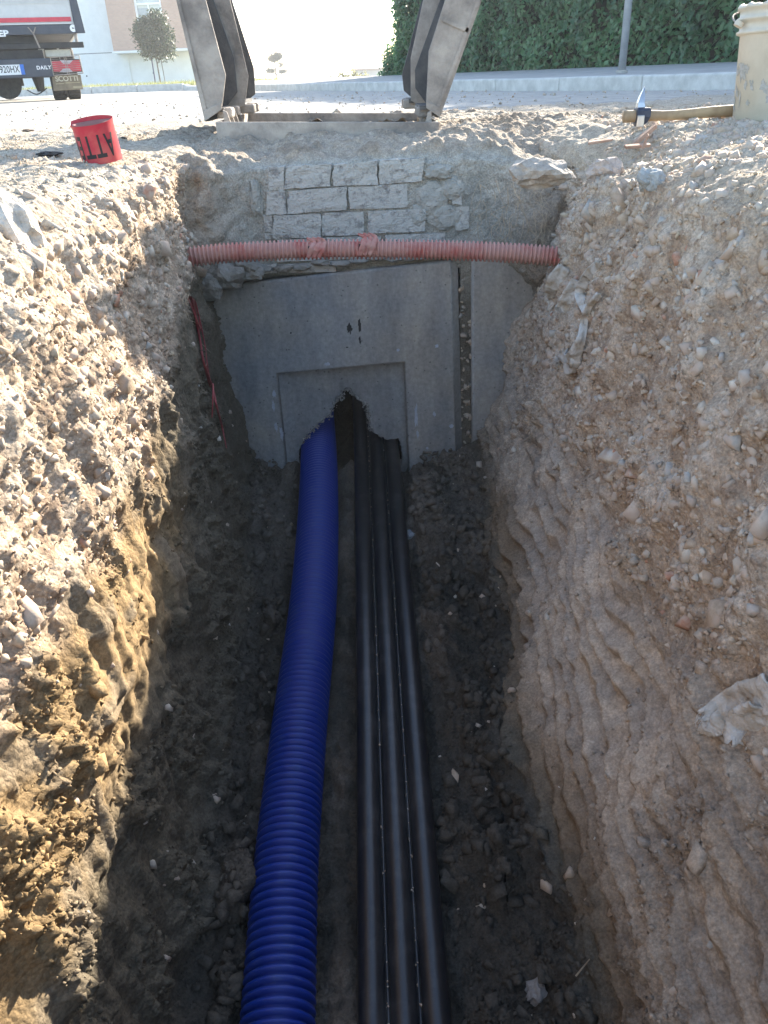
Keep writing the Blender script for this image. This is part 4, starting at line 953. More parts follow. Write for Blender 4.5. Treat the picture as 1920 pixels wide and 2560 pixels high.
for i in range(24):
    a_, b_ = kx(s0 + i * 1.0, 0), kx(s0 + i * 1.0 + .992, 0); ja, jb = dz(*a_), dz(*b_); j_ = random.uniform(-.003, .003)
    o = block(a_, b_, KN, .14, -.10, KH + j_, (ja, jb)).build('kerb_stone', M['kerb'], kerb, bevel=.012); shift(o, (K0[0], K0[1], 0))
# far kerb turning off to the left beyond the junction
fa, fb = np.array([-3.9, 23.1]), np.array([-24., 30.5]); fd = (fb - fa) / np.linalg.norm(fb - fa); fnn = np.array([fd[1], -fd[0]]); fnn = fnn if fnn[1] > 0 else -fnn
c0 = kx(s0 + 24, 0)
arc = [c0, c0 + KD * .8 + (-.35, 0), np.array([-3.6, 20.6 + .8]), np.array([-5.3, 22.2])]
pavement_pts = None
lk = empty('far_kerb', (-8, 24.6, 0)); tag(lk, kind='structure')
lp0 = np.array([-4.6, 23.0]); lp1 = np.array([-20., 24.6]); ld = (lp1 - lp0) / np.linalg.norm(lp1 - lp0); ln_ = np.array([-ld[1], ld[0]]); ln_ = ln_ if ln_[1] > 0 else -ln_
for i in range(14):
    a_, b_ = lp0 + ld * i * 1.2, lp0 + ld * (i * 1.2 + 1.19); o = block(a_, b_, ln_, .15, -.1, .17, (dz(*a_), dz(*b_))).build('kerb_stone', M['kerb'], lk, bevel=.012); shift(o, (-8, 24.6, 0))
for i in range(12):
    a_ = c0 + (lp0 - c0) * i / 12; b_ = c0 + (lp0 - c0) * (i + .985) / 12; nn_ = np.array([(lp0 - c0)[1], -(lp0 - c0)[0]]); nn_ = nn_ / np.linalg.norm(nn_); nn_ = nn_ if nn_[1] > -9 and nn_[0] > 0 else -nn_
    o = block(a_, b_, nn_, .15, -.1, KH + .05 * i / 12, (dz(*a_), dz(*b_))).build('kerb_stone', M['kerb'], lk, bevel=.012); shift(o, (-8, 24.6, 0))
# pavement behind the right kerb, rising slightly to the hedge
pv = MB(); npv = 30
for i in range(npv + 1):
    s_ = s0 + 30 * i / npv
    for off, z_ in ((.142, KH - .004), (1.0, KH + .02), (2.6, KH + .062), (5.5, KH + .07)):
        q_ = kx(s_, off); pv.v.append((q_[0], q_[1], z_ + dz(*q_)))
for i in range(npv): pv.f += [(i*4+j, i*4+4+j, i*4+5+j, i*4+1+j) for j in range(3)]
tag(pv.build('pavement', M['pave'], None, smooth=True), kind='structure')
# pole
pb = kx(.95, .55); pzb = KH + .01
pole = empty('metal_pole', (pb[0], pb[1], pzb)); tag(pole, 'thin grey galvanised pole standing on the pavement in front of the hedge', 'pole')
b = MB(); b.tube([(0, 0, 0), (.012, 0, 1.2), (.03, 0, 3.0)], .029, 16); b.build('shaft', simple('galvanised_steel', (.34,.36,.38), .5, .3, nscale=8, col2=(.45,.47,.48)), pole, smooth=True)
b = MB(); b.tube([(0, 0, -.01), (0, 0, .012)], .045, 16); b.build('foot_collar', M['pave'], pole)
# hedge
def leaf_cloud(name, pts, nrm, size, mat, parent, r, aspect=.55, bend=.25, tone=None):
    n_ = len(pts); t = np.cross(nrm, r.normal(size=(n_, 3))); t /= np.linalg.norm(t, axis=1)[:, None] + 1e-9; b_ = np.cross(nrm, t)
    L = size[:, None]; tip = pts + t * L; base = pts - t * L * .15; m1 = pts + t * L * .45 + b_ * L * aspect * .5 + nrm * L * bend * .3; m2 = pts + t * L * .45 - b_ * L * aspect * .5 + nrm * L * bend * .3
    V = np.stack([base, m1, tip, m2], 1).reshape(-1, 3); Ff = np.stack([np.arange(n_) * 4, np.arange(n_) * 4 + 1, np.arange(n_) * 4 + 2, np.arange(n_) * 4 + 3], 1)
    Ff = np.concatenate([Ff[:, [0, 1, 2]], Ff[:, [0, 2, 3]]]); me = np_mesh(name, V, Ff, rnd=np.repeat(r.random(n_) if tone is None else .45 * r.random(n_) + .55 * tone, 4)); return link_mesh(name, me, mat, parent)
M['hedge'] = leaf_mat('laurel_leaf', (.032,.105,.05), (.125,.26,.11), .42, .34)
M['dark'] = simple('hedge_shade', (.010,.018,.010), 1.0)  # near-black colour standing in for the shade deep in the hedge
r = np.random.default_rng(21)
hb = kx(0, 2.75); hedge = empty('laurel_hedge', (hb[0], hb[1], .15)); tag(hedge, 'tall clipped evergreen hedge behind the pavement', 'hedge')
HB = (hb[0], hb[1], .15)
nl = 48000; s_ = -6.5 + 16.6 * (1 - r.random(nl) ** 1.0); zz = r.random(nl) * 2.15; ht = np.ones(nl) * 2.15
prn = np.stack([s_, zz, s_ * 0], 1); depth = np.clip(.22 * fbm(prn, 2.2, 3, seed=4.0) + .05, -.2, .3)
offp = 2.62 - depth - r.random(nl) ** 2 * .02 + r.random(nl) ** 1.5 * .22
q2 = K0[None] + KD[None] * s_[:, None] + KN[None] * offp[:, None]
pts = np.stack([q2[:, 0], q2[:, 1], zz + .12], 1)
nrm = np.stack([-KN[0] + r.normal(0, .55, nl), -KN[1] + r.normal(0, .55, nl), .35 + r.normal(0, .5, nl)], 1); nrm /= np.linalg.norm(nrm, axis=1)[:, None]
shift(leaf_cloud('foliage', pts, nrm, .05 + .045 * r.random(nl), M['hedge'], hedge, r, tone=np.clip(.5 + 1.1 * fbm(prn, 1.7, 3, seed=14.0), 0, 1)), HB)
# far end and the top of the hedge
ne_ = 12000; offp = 2.55 + r.random(ne_) * 1.0; s_ = 10.0 + .25 * r.random(ne_); zz = r.random(ne_) * 2.15; q2 = K0[None] + KD[None] * s_[:, None] + KN[None] * offp[:, None]
pts = np.stack([q2[:, 0], q2[:, 1], zz + .1], 1); nrm = np.stack([KD[0] + r.normal(0, .6, ne_), -.4 + r.normal(0, .6, ne_), .3 + r.normal(0, .5, ne_)], 1); nrm /= np.linalg.norm(nrm, axis=1)[:, None]
shift(leaf_cloud('end_foliage', pts, nrm, .05 + .04 * r.random(ne_), M['hedge'], hedge, r), HB)
ne_ = 9000; offp = 2.5 + r.random(ne_) * 1.1; s_ = -6.5 + 16.6 * r.random(ne_); q2 = K0[None] + KD[None] * s_[:, None] + KN[None] * offp[:, None]
pts = np.stack([q2[:, 0], q2[:, 1], 2.22 + .12 * r.random(ne_)], 1); nrm = np.stack([r.normal(0, .6, ne_), r.normal(0, .6, ne_), .8 + 0 * s_], 1); nrm /= np.linalg.norm(nrm, axis=1)[:, None]
shift(leaf_cloud('top_foliage', pts, nrm, .06 + .04 * r.random(ne_), M['hedge'], hedge, r), HB)
b = MB(); a_, b_ = kx(-6.4, 2.80), kx(9.9, 2.80); b.prism([(*a_, .12), (*b_, .12), (*kx(9.9, 3.5), .12), (*kx(-6.4, 3.5), .12)], (0, 0, 2.1)); shift(b.build('dark_core', M['dark'], hedge), HB)  # plain box added behind the leaves, coloured as the hedge's inner shade
def tree(name, label, base, height, crown, trunk_r, nleaf, lsize, mat, seed, cat='tree', lean=(0, 0), bark=None, stake=None):
    r = np.random.default_rng(seed); root = empty(name, tuple(base)); tag(root, label, cat)
    bark = bark or simple('bark', (.10,.08,.06), .9, nscale=30, bump=.5)
    b = MB(); tp = np.array([lean[0], lean[1], height * .72]); b.tube(spline([(0, 0, 0), tp * .5 + r.normal(0, .02, 3), tp], 14), np.linspace(trunk_r, trunk_r * .4, 14), 8)
    b.build('trunk', bark, root, smooth=True)
    b = MB()
    for (cx, cy, cz, sx, sy, sz) in crown:
        st = tp * min(.95, max(.3, cz / height - .12)) / .72 * .9; b.tube(spline([st, (st + np.array([cx, cy, cz])) / 2 + (0, 0, .03 * height), (cx, cy, cz)], 8), np.linspace(trunk_r * .45, trunk_r * .12, 8), 6)
    b.build('limbs', bark, root, smooth=True)
    pts = []; tot = sum(c_[3] * c_[4] * c_[5] for c_ in crown)
    for (cx, cy, cz, sx, sy, sz) in crown:
        k_ = int(nleaf * sx * sy * sz / tot); d_ = r.normal(size=(k_, 3)); d_ /= np.linalg.norm(d_, axis=1)[:, None]; rad_ = (r.random(k_) ** .45)[:, None]
        q_ = d_ * rad_; w_ = 1 + .45 * fbm(d_, 2.2, 3, seed=seed + cx * 3.0); pts.append(q_ * w_[:, None] * np.array([sx, sy, sz]) + np.array([cx, cy, cz]))
    pts = np.concatenate(pts); keep = fbm(pts / height * 4, 2.5, 2, seed=seed * 1.1) > -.32; pts = pts[keep]
    nrm = r.normal(size=pts.shape); nrm[:, 2] += .5; nrm /= np.linalg.norm(nrm, axis=1)[:, None]
    leaf_cloud('crown', pts, nrm, lsize * (.7 + .6 * r.random(len(pts))), mat, root, r)
    return root
M['leaf'] = leaf_mat('young_tree_leaf', (.018,.036,.014), (.06,.085,.03), .30, .4)
M['pine'] = leaf_mat('pine_needles', (.010,.022,.012), (.03,.05,.025), .2, .5)
# street tree in front of the building
tb = np.array([-8.6, 38.5, .08])
st = tree('street_tree', 'young round crowned tree with a support stake before the white building', tb, 2.9, [(0, 0, 1.9, .74, .7, .74), (.22, 0, 2.4, .5, .48, .46), (-.25, .1, 1.45, .52, .5, .44), (.38, -.1, 1.35, .5, .46, .40), (-.05, 0, 2.05, .7, .6, .6), (.42, 0, 1.75, .5, .46, .5), (-.38, 0, 2.0, .5, .45, .46)], .035, 14000, .09, M['leaf'], 5)
b = MB(); b.tube([(-.22, 0, 0), (-.22, 0, 1.15)], .028, 8); b.build('stake', simple('dark_blue_stake', (.03,.035,.10), .7), st)
b = MB(); b.tube([(.20, 0, 0), (.16, 0, 1.2)], .016, 8); b.build('stake', bpy.data.materials['bark'], st)
# far pine and shed beyond the road
k_ = 150 / 60
tree('umbrella_pine', 'small lone pine with a domed top far beyond the junction', (-7.7, 80, -.15), 2.65, [(.1, 0, 2.1, .55, .5, .42), (-.25, 0, 2.0, .42, .4, .3), (.42, 0, 2.25, .34, .3, .24), (-.5, 0, 1.1, .5, .4, .26), (.6, 0, 1.0, .45, .4, .2), (.45, 0, 1.5, .3, .3, .2)], .085, 7500, .085, M['pine'], 9)
sh = empty('pale_shed', (.25, 90, -.15)); sh.scale = (.52, .52, .42); tag(sh, 'pale low shed far off at the left end of the hedge', 'shed')
pw = simple('pale_render', (.40,.38,.36), .9); b = MB(); b.bx(-2.6, 2.6, 0, 4, -.6, 2.0); b.build('walls', pw, sh); b = MB(); b.bx(-3.0, 3.0, -.4, 4.4, 2.0, 2.45); b.build('roof', simple('faded_roof', (.30,.22,.17), .9), sh)
b = MB(); b.bx(-2.2, -.6, -.03, .05, 0, 1.5); b.build('door', simple('faded_door', (.36,.37,.42), .8), sh)
def bush(name, label, base, rad_, nleaf, ls, mat, seed, hgt=1.0):
    r = np.random.default_rng(seed); root = empty(name, tuple(base)); tag(root, label, 'bush')
    d_ = r.normal(size=(nleaf, 3)); d_[:, 2] = np.abs(d_[:, 2]); d_ /= np.linalg.norm(d_, axis=1)[:, None]; w_ = (1 + .5 * fbm(d_, 2.0, 3, seed=seed)) * r.random(nleaf) ** .35
    pts = d_ * w_[:, None] * np.array([rad_, rad_, hgt]); nrm = d_ + r.normal(0, .5, d_.shape); nrm /= np.linalg.norm(nrm, axis=1)[:, None]
    leaf_cloud('foliage', pts, nrm, ls * (.7 + .6 * r.random(nleaf)), mat, root, r)
    b = MB()
    for i in range(5): a = i * 1.3; b.tube([(0, 0, 0), (.3 * rad_ * math.cos(a), .3 * rad_ * math.sin(a), hgt * .5), (.6 * rad_ * math.cos(a), .6 * rad_ * math.sin(a), hgt * .8)], [.03, .02, .01], 5)
    b.build('stems', bpy.data.materials['bark'], root)
    return root
M['dry'] = leaf_mat('dry_weeds', (.20,.20,.10), (.38,.36,.20), .4, .7)
q_ = kx(10.7, 2.85); bush('low_bush', 'low dark bush at the far end of the tall hedge', (q_[0], q_[1], .05), .40, 3600, .06, M['hedge'], 31, .62)
q_ = kx(15.5, 3.4); bush('weed_clump', 'dry pale weeds growing in front of the far shed', (q_[0] + .1, q_[1] + 9, -.1), .7, 900, .08, M['dry'], 32, .50)
for i, (xx, yy, rr_, hh_, lab) in enumerate([(-5.2, 95, 1.6, .8, 'faint far shrub just right of the lone pine'), (-3.9, 98, 1.3, .95, 'faint taller far shrub between the pine and the open skyline'), (-1.5, 105, 2.4, .7, 'faint long low far shrub left of the pale shed')]):
    bush('far_shrub', lab, (xx, yy, -.4), rr_, 900, .15, M['pine'], 40 + i, hh_)
# yard in front of the building: raised soil with grass
yard = MB(); yard.add([(-5.0, 23.2, .15), (-30, 25.7, .15), (-60, 60, .16), (4, 60, .10), (-2.2, 24.0, .12)], [(4, 3, 2, 1, 0)]); 
tag(yard.build('yard', simple('dry_lawn_soil', (.30,.29,.17), .95, nscale=3, col2=(.42,.40,.27)), None), kind='structure')
r = np.random.default_rng(77); ng = 26000; gx = -22 + 19 * r.random(ng); gy = 24.8 + 16 * r.random(ng) ** 1.3; gp = np.stack([gx, gy, np.full(ng, .15)], 1); gp = gp[(gy - 23.4) > -.09 * (gx + 5) + .3]
ng = len(gp); hgt = .05 + .13 * r.random(ng) ** 2; dirx = r.normal(0, .25, (ng, 2)); wv = r.normal(size=(ng, 2)); wv /= np.linalg.norm(wv, axis=1)[:, None]
a0 = gp.copy(); a0[:, :2] -= wv * .012; a1 = gp.copy(); a1[:, :2] += wv * .012; a2 = gp.copy(); a2[:, :2] += dirx * hgt[:, None]; a2[:, 2] += hgt
V = np.stack([a0, a1, a2], 1).reshape(-1, 3); grass = link_mesh('grass', np_mesh('grass', V, np.arange(ng * 3).reshape(-1, 3), rnd=np.repeat(r.random(ng), 3)), leaf_mat('dry_grass', (.16,.19,.06), (.34,.33,.14), .4, .6)); tag(grass, 'short dry grass strip in front of the building', 'grass', kind='stuff')

# ------------------------------------------------------------------ building with a brick clad bay
BY = 44.0
bd = empty('apartment_building', (-12.0, BY, .1)); BD = (-12.0, BY, .1); tag(bd, 'white rendered building with a brick clad bay and tall white framed window', 'building')
white_r = simple('white_render', (.70,.71,.71), .9, noise=.05, nscale=2)
def wb(x0, x1, y0, y1, z0, z1, nm, mat, bev=0): bb = MB(); bb.bx(x0, x1, y0, y1, z0, z1); return shift(bb.build(nm, mat, bd, bevel=bev), BD)
wb(-26, -7.7, BY, BY + 9, 0, 1.62, 'base_wall', white_r); wb(-26, -7.7, BY + .05, BY + 9, 1.66, 6.2, 'upper_wall', white_r)
wb(-26, -7.7, BY + .09, BY + 9, 1.619, 1.661, 'shadow_gap', simple('gap_shade', (.25,.25,.26), .9))  # recessed strip coloured dark grey to draw the shadow line
for px_ in (-11.35, -15.6): wb(px_ - .18, px_ + .18, BY - .05, BY - .001, 0, 1.618, 'pilaster', white_r)
def brickclad():
    mt, n, l, b = new_mat('brick_cladding'); tc = n.new('ShaderNodeTexCoord'); mp = n.new('ShaderNodeMapping'); mp.inputs['Rotation'].default_value = (R_(90), 0, 0)
    l.new(tc.outputs['Object'], mp.inputs[0]); bt = n.new('ShaderNodeTexBrick'); l.new(mp.outputs[0], bt.inputs['Vector'])
    bt.inputs['Color1'].default_value = (.50,.33,.26, 1); bt.inputs['Color2'].default_value = (.45,.295,.235, 1); bt.inputs['Mortar'].default_value = (.42,.36,.31, 1); bt.inputs['Scale'].default_value = 4.0; bt.inputs['Mortar Size'].default_value = .012
    l.new(bt.outputs[0], b.inputs['Base Color']); b.inputs['Roughness'].default_value = .9; return mt
bc = brickclad()
wb(-11.55, -10.28, BY - 1.0, BY - .01, 1.66, 5.9, 'brick_bay', bc); wb(-9.05, -7.75, BY - 1.0, BY - .01, 1.66, 5.9, 'brick_bay', bc); wb(-10.28, -9.05, BY - 1.0, BY - .01, 4.35, 5.9, 'bay_spandrel', white_r)
wb(-11.62, -7.72, BY - 1.05, BY - .012, 1.56, 1.655, 'bay_soffit', white_r)
wf_ = simple('white_window_frame', (.80,.81,.82), .4, noise=.03); glass = simple('reflecting_window_glass', (.35,.38,.40), .12, nscale=1.5, col2=(.48,.50,.50), spec=.8)
wn = MB(); wn.bx(-10.279, -9.051, BY - .82, BY - .74, 1.70, 4.349); wno = shift(wn.build('window', glass, bd), BD)
for (x0, x1, z0, z1) in ((-10.279, -10.19, 1.7, 4.349), (-9.14, -9.051, 1.7, 4.349), (-10.189, -9.141, 3.42, 3.50), (-10.189, -9.141, 1.70, 1.80), (-9.70, -9.64, 1.801, 3.419)):
    bb = MB(); bb.bx(x0, x1, BY - .90, BY - .821, z0, z1); bb.build('frame_bar', wf_, wno)
bb = MB(); bb.bx(-10.189, -9.72, BY - .835, BY - .822, 2.2, 3.3); bb.build('pane', simple('blue_grey_pane', (.20,.24,.30), .1, spec=.8), wno)
for px_ in (-13.3, -10.1, -8.0):
    bb = MB(); bb.tube([(px_, BY - .004, .72), (px_, BY - .02, .72)], .035, 10); shift(bb.build('tie_hole', M['black'], bd), BD)  # raised black discs painted for the dark inside tie holes

# ------------------------------------------------------------------ parked tipper truck, seen from behind
TP = np.array([-4.55, 12.75]); TA = math.atan2(4.55, 12.75)
tr = empty('tipper_truck', (TP[0], TP[1], .03), TA); tag(tr, 'white bodied tipper truck parked with its dark tail towards the trench', 'truck')
tn = np.array([math.sin(-TA), math.cos(TA)])    # away from the camera, in plan
def T(cx, cy):
    """photo crop point -> truck coordinates (x right, z up) on the tail plane"""
    d_ = ray(cx / 7.213, cy / 7.213); nv = np.array([tn[0], tn[1], 0]); t_ = ((np.array([TP[0], TP[1], 0]) - CAMPOS) @ nv) / (d_ @ nv); v = CAMPOS + d_ * t_
    rxv = np.array([math.cos(TA), math.sin(TA)]); return ((v[:2] - TP) @ rxv, v[2] - .03)
def tq(pts, y0, y1, nm, mat, parent=tr, bev=.004):
    bb = MB(); bb.prism([(*[T(*q_)[0]], y0, T(*q_)[1]) for q_ in pts], (0, y1 - y0, 0)); return bb.build(nm, mat, parent, bevel=bev)
def tb_(x0, y0c, x1, y1c, d0, d1, nm, mat, parent=tr, bev=.004):   # axis aligned from two crop corners
    (a, zb), (c_, zt) = T(x0, y1c), T(x1, y0c); bb = MB(); bb.bx(min(a, c_), max(a, c_), d0, d1, min(zb, zt), max(zb, zt)); return bb.build(nm, mat, parent, bevel=bev)
alu = simple('pale_tailgate', (.56,.56,.54), .5, noise=.05); dkb = simple('dark_blue_grey_steel', (.035,.045,.065), .5, nscale=6, col2=(.06,.07,.09)); blk = simple('black_chassis', (.014,.014,.017), .6, nscale=8, col2=(.035,.034,.033)); rub = simple('tyre_rubber', (.02,.02,.021), .85, nscale=20, col2=(.05,.047,.043), bump=.4); redr = simple('red_reflector', (.55,.04,.07), .35); greyl = simple('grey_lens', (.45,.42,.45), .3); cream = simple('cream_box', (.58,.56,.48), .6); brown = simple('muddy_flap', (.15,.12,.085), .9, nscale=8, col2=(.24,.195,.13))
XR = T(1390, 420)[0]; WID = 2.05; XL = XR - WID; XC = XR - WID / 2
ZT = T(1390, 432)[1]; ZB = T(1480, 610)[1]
bb = MB(); bb.bx(XL, XR - .045, .0, .05, ZT, ZT + .95); tg = bb.build('tailgate', alu, tr, bevel=.006)
for zz_ in (ZT + .245, ZT + .275): bb = MB(); bb.bx(XL, XR - .05, -.010, -.0005, zz_, zz_ + .012); bb.build('ridge', alu, tg)
bb = MB(); bb.bx(XL + .02, XR - .07, -.012, -.001, ZT + .032, ZT + .085); bb.build('red_stripe', redr, tg)
bb = MB(); bb.bx(XL, XR - .045, -.014, -.001, ZT + .004, ZT + .018); bb.build('bottom_trim', alu, tg)
for xs_, sg in ((XR, 1), (XL, -1)):
    bb = MB(); bb.prism([(xs_ - sg * .043, -.02, ZT + .95), (xs_ + sg * .0, -.02, ZT + .95), (xs_ + sg * .085, -.02, ZB + .01), (xs_ - sg * .043, -.02, ZB + .01)], (0, .10, 0)); bb.build('corner_post', dkb, tr, bevel=.004)
bb = MB(); bb.bx(XL + .04, XR - .044, -.012, .14, ZB + .005, ZT - .003); bb.build('rear_beam', dkb, tr, bevel=.006)
for xs_ in (XL, XR - .04):
    bb = MB(); bb.bx(xs_, xs_ + .04, .081, 3.4, ZB + .02, ZT + .95); bb.build('side_panel', alu, tr, bevel=.006)
bb = MB(); bb.bx(XL + .04, XR - .04, .15, 3.4, ZB + .03, ZT - .02); bb.build('load_floor', blk, tr)
bb = MB(); bb.bx(XL + .1, XR - .1, 3.5, 5.1, .45, 2.1); cab = bb.build('cab', alu, tr, bevel=.08)
bb = MB(); bb.bx(XL + .25, XR - .25, 3.46, 3.499, 1.35, 1.95); bb.build('rear_window', blk, cab)
sx, sz = T(1320, 510); bb = MB(); bb.tube([(sx, -.0125, sz), (sx, -.018, sz)], .045, 24); sg_ = bb.build('round_sign', M['whitep'], tr)
bb = MB(); bb.prism([(sx - .02, -.0185, sz + .013), (sx + .022, -.0185, sz - .001), (sx - .02, -.0185, sz - .010), (sx - .01, -.0185, sz)], (0, -.001, 0)); bb.build('arrow_mark', M['black'], sg_)
def ttext(body, cx, cy, size, mat, parent, yy=-.0145, bold=0.0, sp=1.0, nm='lettering', anchor='c', sx_=1.0):
    me = text_mesh(nm, body, size, .0008, sp, bold); x_, z_ = T(cx, cy); o = link_mesh(nm, me, mat, parent); o.rotation_euler = (R_(90), 0, 0); o.location = (x_, yy, z_); o.scale = (sx_, 1, 1)
    return o
ttext('EP', 60, 610, .10, M['whitep'], tr, -.014, .004, 1.0, sx_=1.3)
# catch bracket
hx, hz_ = T(590, 560); 
for (dx0, dz0, dx1, dz1, w_) in ((-.05, .045, 0, -.03, .018), (.045, .045, .005, -.03, .018), (0, -.03, .045, -.20, .022)):
    bb = MB(); bb.prism([(hx + dx0 - w_/2, -.02, hz_ + dz0), (hx + dx0 + w_/2, -.02, hz_ + dz0), (hx + dx1 + w_/2, -.02, hz_ + dz1), (hx + dx1 - w_/2, -.02, hz_ + dz1)], (0, -.016, 0)); bb.build('catch_bracket', M['steel'], tr)
Zsub = T(1300, 860)[1]; Zst = T(1300, 755)[1]
bb = MB(); bb.bx(XL - .02, XR + .035, .02, .10, Zsub, Zst); bb.build('cross_bar', blk, tr, bevel=.006)
bb = MB(); bb.bx(XC - .45, XC + .45, .12, 3.3, Zsub - .16, ZB + .0); bb.build('chassis_frame', blk, tr)
bb = MB(); bb.bx(XC - .95, XR - .52, .06, .12, Zsub - .14, Zsub - .01); bb.build('cross_member', blk, tr)
bb = MB(); bb.tube([(XR - .05, .03, ZB + .01), (XR - .05, .03, Zst)], .02, 8); bb.build('strut', M['steel'], tr)
tb_(830, 880, 1265, 1020, .10, .5, 'tool_box', cream)
Zbt, Zbb = T(500, 1060)[1], T(500, 1400)[1]
bb = MB(); bb.bx(XC - .85, T(945, 1200)[0], -.03, .06, Zbb, Zbt); bm_ = bb.build('bumper', dkb, tr, bevel=.012)
x1_, _ = T(440, 1250); z0_, z1_ = T(300, 1350)[1], T(300, 1165)[1]
bb = MB(); bb.bx(x1_ - .52, x1_, -.038, -.031, z0_, z1_); pl = bb.build('number_plate', M['whitep'], tr)
bb = MB(); bb.bx(x1_ - .05, x1_, -.0395, -.0382, z0_, z1_); bb.build('blue_band', simple('plate_blue', (.02,.14,.52), .4), pl)
bb = MB(); bb.bx(x1_ - .52, x1_ - .47, -.0395, -.0382, z0_, z1_); bb.build('blue_band', bpy.data.materials['plate_blue'], pl)
o = ttext('920HX', 175, 1258, .115, M['black'], pl, -.0392, .001, 1.05, sx_=.72)
o = ttext('DAILY', 790, 1222, .062, M['whitep'], bm_, -.0305, .002, 1.15)
# tail light with wire guard
tl = tb_(950, 1060, 1440, 1320, -.03, .05, 'tail_light', blk)
tb_(970, 1085, 1425, 1300, -.045, -.031, 'red_lens', redr, tl)
for (ya, yb, w0, w1) in ((1085, 1150, 120, 60), (1300, 1240, 120, 60)):
    (xa, za), (xb, zb_) = T(1195 - w0, ya), T(1195 + w0, ya); (xc, zc), (xd, zd) = T(1195 + w1, yb), T(1195 - w1, yb)
    bb = MB(); bb.prism([(xa, -.0462, za), (xb, -.0462, zb_), (xc, -.0462, zc), (xd, -.0462, zd)], (0, -.003, 0)); bb.build('clear_lens', greyl, tl)
bb = MB(); cs = [T(905, 1045), T(1420, 1005), T(1495, 1320), T(965, 1360)]; cs = [(q_[0], -.075, q_[1]) for q_ in cs]
for i in range(4): bb.tube([cs[i], cs[(i+1) % 4]], .006, 6)
for i in range(1, 9): t_ = i / 9; a_ = np.array(cs[0]) * (1-t_) + np.array(cs[3]) * t_; b_ = np.array(cs[1]) * (1-t_) + np.array(cs[2]) * t_; bb.tube([a_, b_], .0022, 4)
for t_ in (.47, .53): a_ = np.array(cs[0]) * (1-t_) + np.array(cs[1]) * t_; b_ = np.array(cs[3]) * (1-t_) + np.array(cs[2]) * t_; bb.tube([a_, b_], .004, 6)
for q_ in cs: bb.tube([q_, (q_[0], .0, q_[2])], .005, 6)
bb.build('light_guard', M['steel'], tr)
# mudflap and twin wheels
mf = tq([(935, 1360), (1455, 1345), (1500, 1610), (965, 1640)], .02, .035, 'mudflap', brown)
ttext('SCOTTI', 1205, 1420, .088, simple('worn_cream_lettering', (.50,.46,.36), .8), mf, .0192, .002, .95, sx_=1.05)
for (xa, xb, yy_, h_) in ((1185, 1440, 1490, 26), (1010, 1150, 1510, 20), (1325, 1470, 1570, 44)):
    (a_, z_), (b_, z2_) = T(xa, yy_ + h_ / 2), T(xb, yy_ - h_ / 2); bb = MB(); bb.bx(a_, b_, .0175, .0195, min(z_, z2_), max(z_, z2_)); bb.build('worn_print_line', simple('print_tan', (.34,.29,.19), .9) if 'print_tan' not in bpy.data.materials else bpy.data.materials['print_tan'], mf)
def wheel(xc, yc, R, w_, nm='wheel'):
    root = None; n = 40; b = MB(); prf = [(R * .62, -w_ / 2), (R * .90, -w_ / 2), (R * .985, -w_ * .42), (R, -w_ * .3), (R, w_ * .3), (R * .985, w_ * .42), (R * .90, w_ / 2), (R * .62, w_ / 2)]
    for (r_, x_) in prf: b.v += [(xc + x_, yc + r_ * math.cos(2*math.pi*i/n), R + r_ * math.sin(2*math.pi*i/n)) for i in range(n)]
    for j in range(len(prf) - 1): b.f += [(j*n+i, j*n+(i+1) % n, (j+1)*n+(i+1) % n, (j+1)*n+i) for i in range(n)]
    o = b.build(nm, rub, tr, smooth=True)
    b = MB(); b.tube([(xc - w_ * .3, yc, R), (xc + w_ * .3, yc, R)], R * .63, 24); b.build('rim', M['steel'], o)
    b = MB()
    for i in range(n):
        a = 2 * math.pi * i / n
        for sgn in (-1, 1): b.box((0, 0, 0), (w_ * .36, .022, .012), Matrix.Translation((xc + sgn * w_ * .20, yc, R)) @ Matrix.Rotation(a, 4, 'X') @ Matrix.Translation((0, 0, R - .001)))
    b.build('tread', rub, o)
    return o
wx1 = T(1385, 1750)[0]; wx0 = T(1110, 1750)[0]
for xx in (wx1, wx0, 2 * XC - wx1, 2 * XC - wx0): wheel(xx, .75, .345, .185)
for xx in (XR - .25, XL + .25): wheel(xx, 4.3, .345, .19)
b = MB(); b.tube([(XC - .8, .75, .36), (XC + .8, .75, .36)], .055, 12); b.tube([(XC - .16, .75, .36), (XC + .16, .75, .36)], .15, 16); b.build('axle', blk, tr, smooth=True)
b = MB(); cx_, cz_ = T(150, 1560); b.tube([(cx_ - .02, .25, cz_ + .03), (cx_ - .02, .45, cz_ + .03)], .19, 24); b.build('spare_wheel', rub, tr)
b = MB(); q0 = T(480, 1620); q1 = T(650, 1700); q2_ = T(850, 1590); b.tube(spline([(q0[0], .3, q0[1]), (q1[0], .3, q1[1]), (q2_[0], .3, q2_[1])], 16), .008, 6); b.build('brake_hose', blk, tr)
b = MB(); q1 = T(700, 1500); b.tube([(q1[0], .3, q1[1] + .12), (q1[0] + .01, .32, q1[1] - .10)], [.09, .05], 10); b.build('shock_mount', blk, tr)
# small loose stones on the road
r = np.random.default_rng(123); nst = 1500; sx_ = r.uniform(-3.2, 2.4, nst); sy_ = 3.3 + 7 * r.random(nst) ** 1.6; ok = ((np.stack([sx_, sy_], 1) - K0) @ KN) < -.05; sx_, sy_ = sx_[ok], sy_[ok]
pz = np.where(sy_ > 4.5, .012, .004) - 0.006 * np.clip(sx_, -8, 8) * sstep(3.5, 8, sy_); ss = .005 + .014 * r.random(len(sx_)) ** 4
scatter_joined('road_gravel', HS, np.stack([sx_, sy_, pz], 1), ss, M['stone'], r, parent=road)['kind'] = 'stuff'
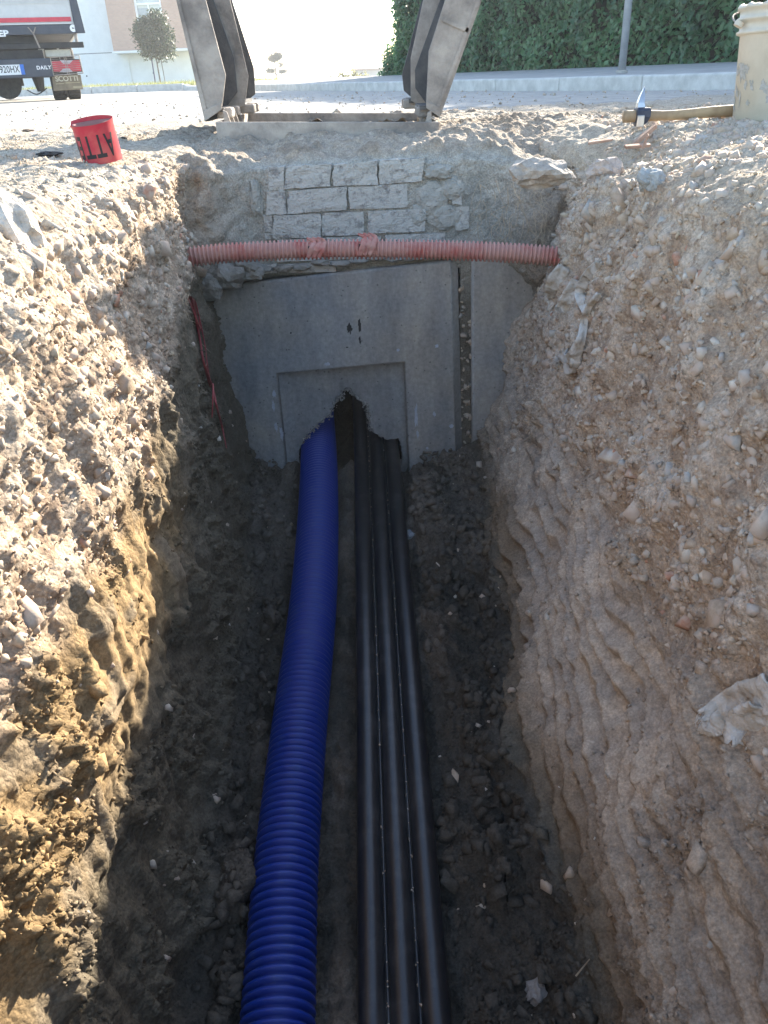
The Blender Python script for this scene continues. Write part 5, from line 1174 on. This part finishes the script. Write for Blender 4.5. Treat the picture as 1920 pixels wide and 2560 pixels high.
# grit caught along the joints of the black conduits and rubble in the gap beside the chamber
r = np.random.default_rng(55); pp = []; 
for off in (-.03375, .01875):
    tp_ = tpath(off, .0085); k_ = r.integers(5, 108, 150); pp.append(tp_[k_] + r.normal(0, .0012, (150, 3)) * [1, 4, .3])
pp = np.concatenate(pp); scatter_joined('joint_grit', HS, pp - np.array(TR), .0012 + .0026 * r.random(len(pp)) ** 3, M['stone'], r, parent=tri)['kind'] = 'stuff'
gp_ = np.stack([r.uniform(.272, .312, 130), r.uniform(2.525, 2.57, 130), r.uniform(-1.02, -.36, 130)], 1)
scatter_joined('gap_rubble', HV, gp_ - np.array((.40, 2.5, -1.0)), .006 + .011 * r.random(130) ** 1.5, M['stone'], r, parent=sl2)['kind'] = 'stuff'

# ------------------------------------------------------------------ haze for far fading, also added as a stand-in for lens glare
hzm = bpy.data.materials.new('haze_air'); hzm.use_nodes = True; hn = hzm.node_tree.nodes; hn.clear(); ho = hn.new('ShaderNodeOutputMaterial'); hv = hn.new('ShaderNodeVolumePrincipled')
hv.inputs['Density'].default_value = HAZE; hv.inputs['Color'].default_value = (.92, .96, 1, 1); hv.inputs['Anisotropy'].default_value = .35
hzm.node_tree.links.new(hv.outputs[0], ho.inputs['Volume'])
b = MB(); b.bx(-1000, 1000, -1000, 1500, -3.0, 6.6); hazeo = b.build('haze', hzm, None); tag(hazeo, kind='stuff')

r = np.random.default_rng(56); scatter_joined('broken_aggregate', HS, AGG - CH, AGS, M['conc2'], r, parent=ch)['kind'] = 'stuff'

r = np.random.default_rng(58); nfb = 420; fx = r.uniform(-.46, .40, nfb); fy = 2.40 + .10 * r.random(nfb) ** .7; okf = (fx < -.36) | (fx > .14); fx, fy = fx[okf], fy[okf]
fpos = np.stack([fx, fy, floor_z(fy) + .012 + .06 * np.abs(fx + .1) * r.random(len(fx))], 1)
scatter_joined('foot_rubble', HV, fpos, .005 + .013 * r.random(len(fx)) ** 2.2, M['crumb'], r, tintc=np.repeat(C(.15,.125,.10)[None], len(fx), 0) * r.uniform(.7, 1.5, (len(fx), 1)).astype(np.float32), parent=ground)['kind'] = 'stuff'
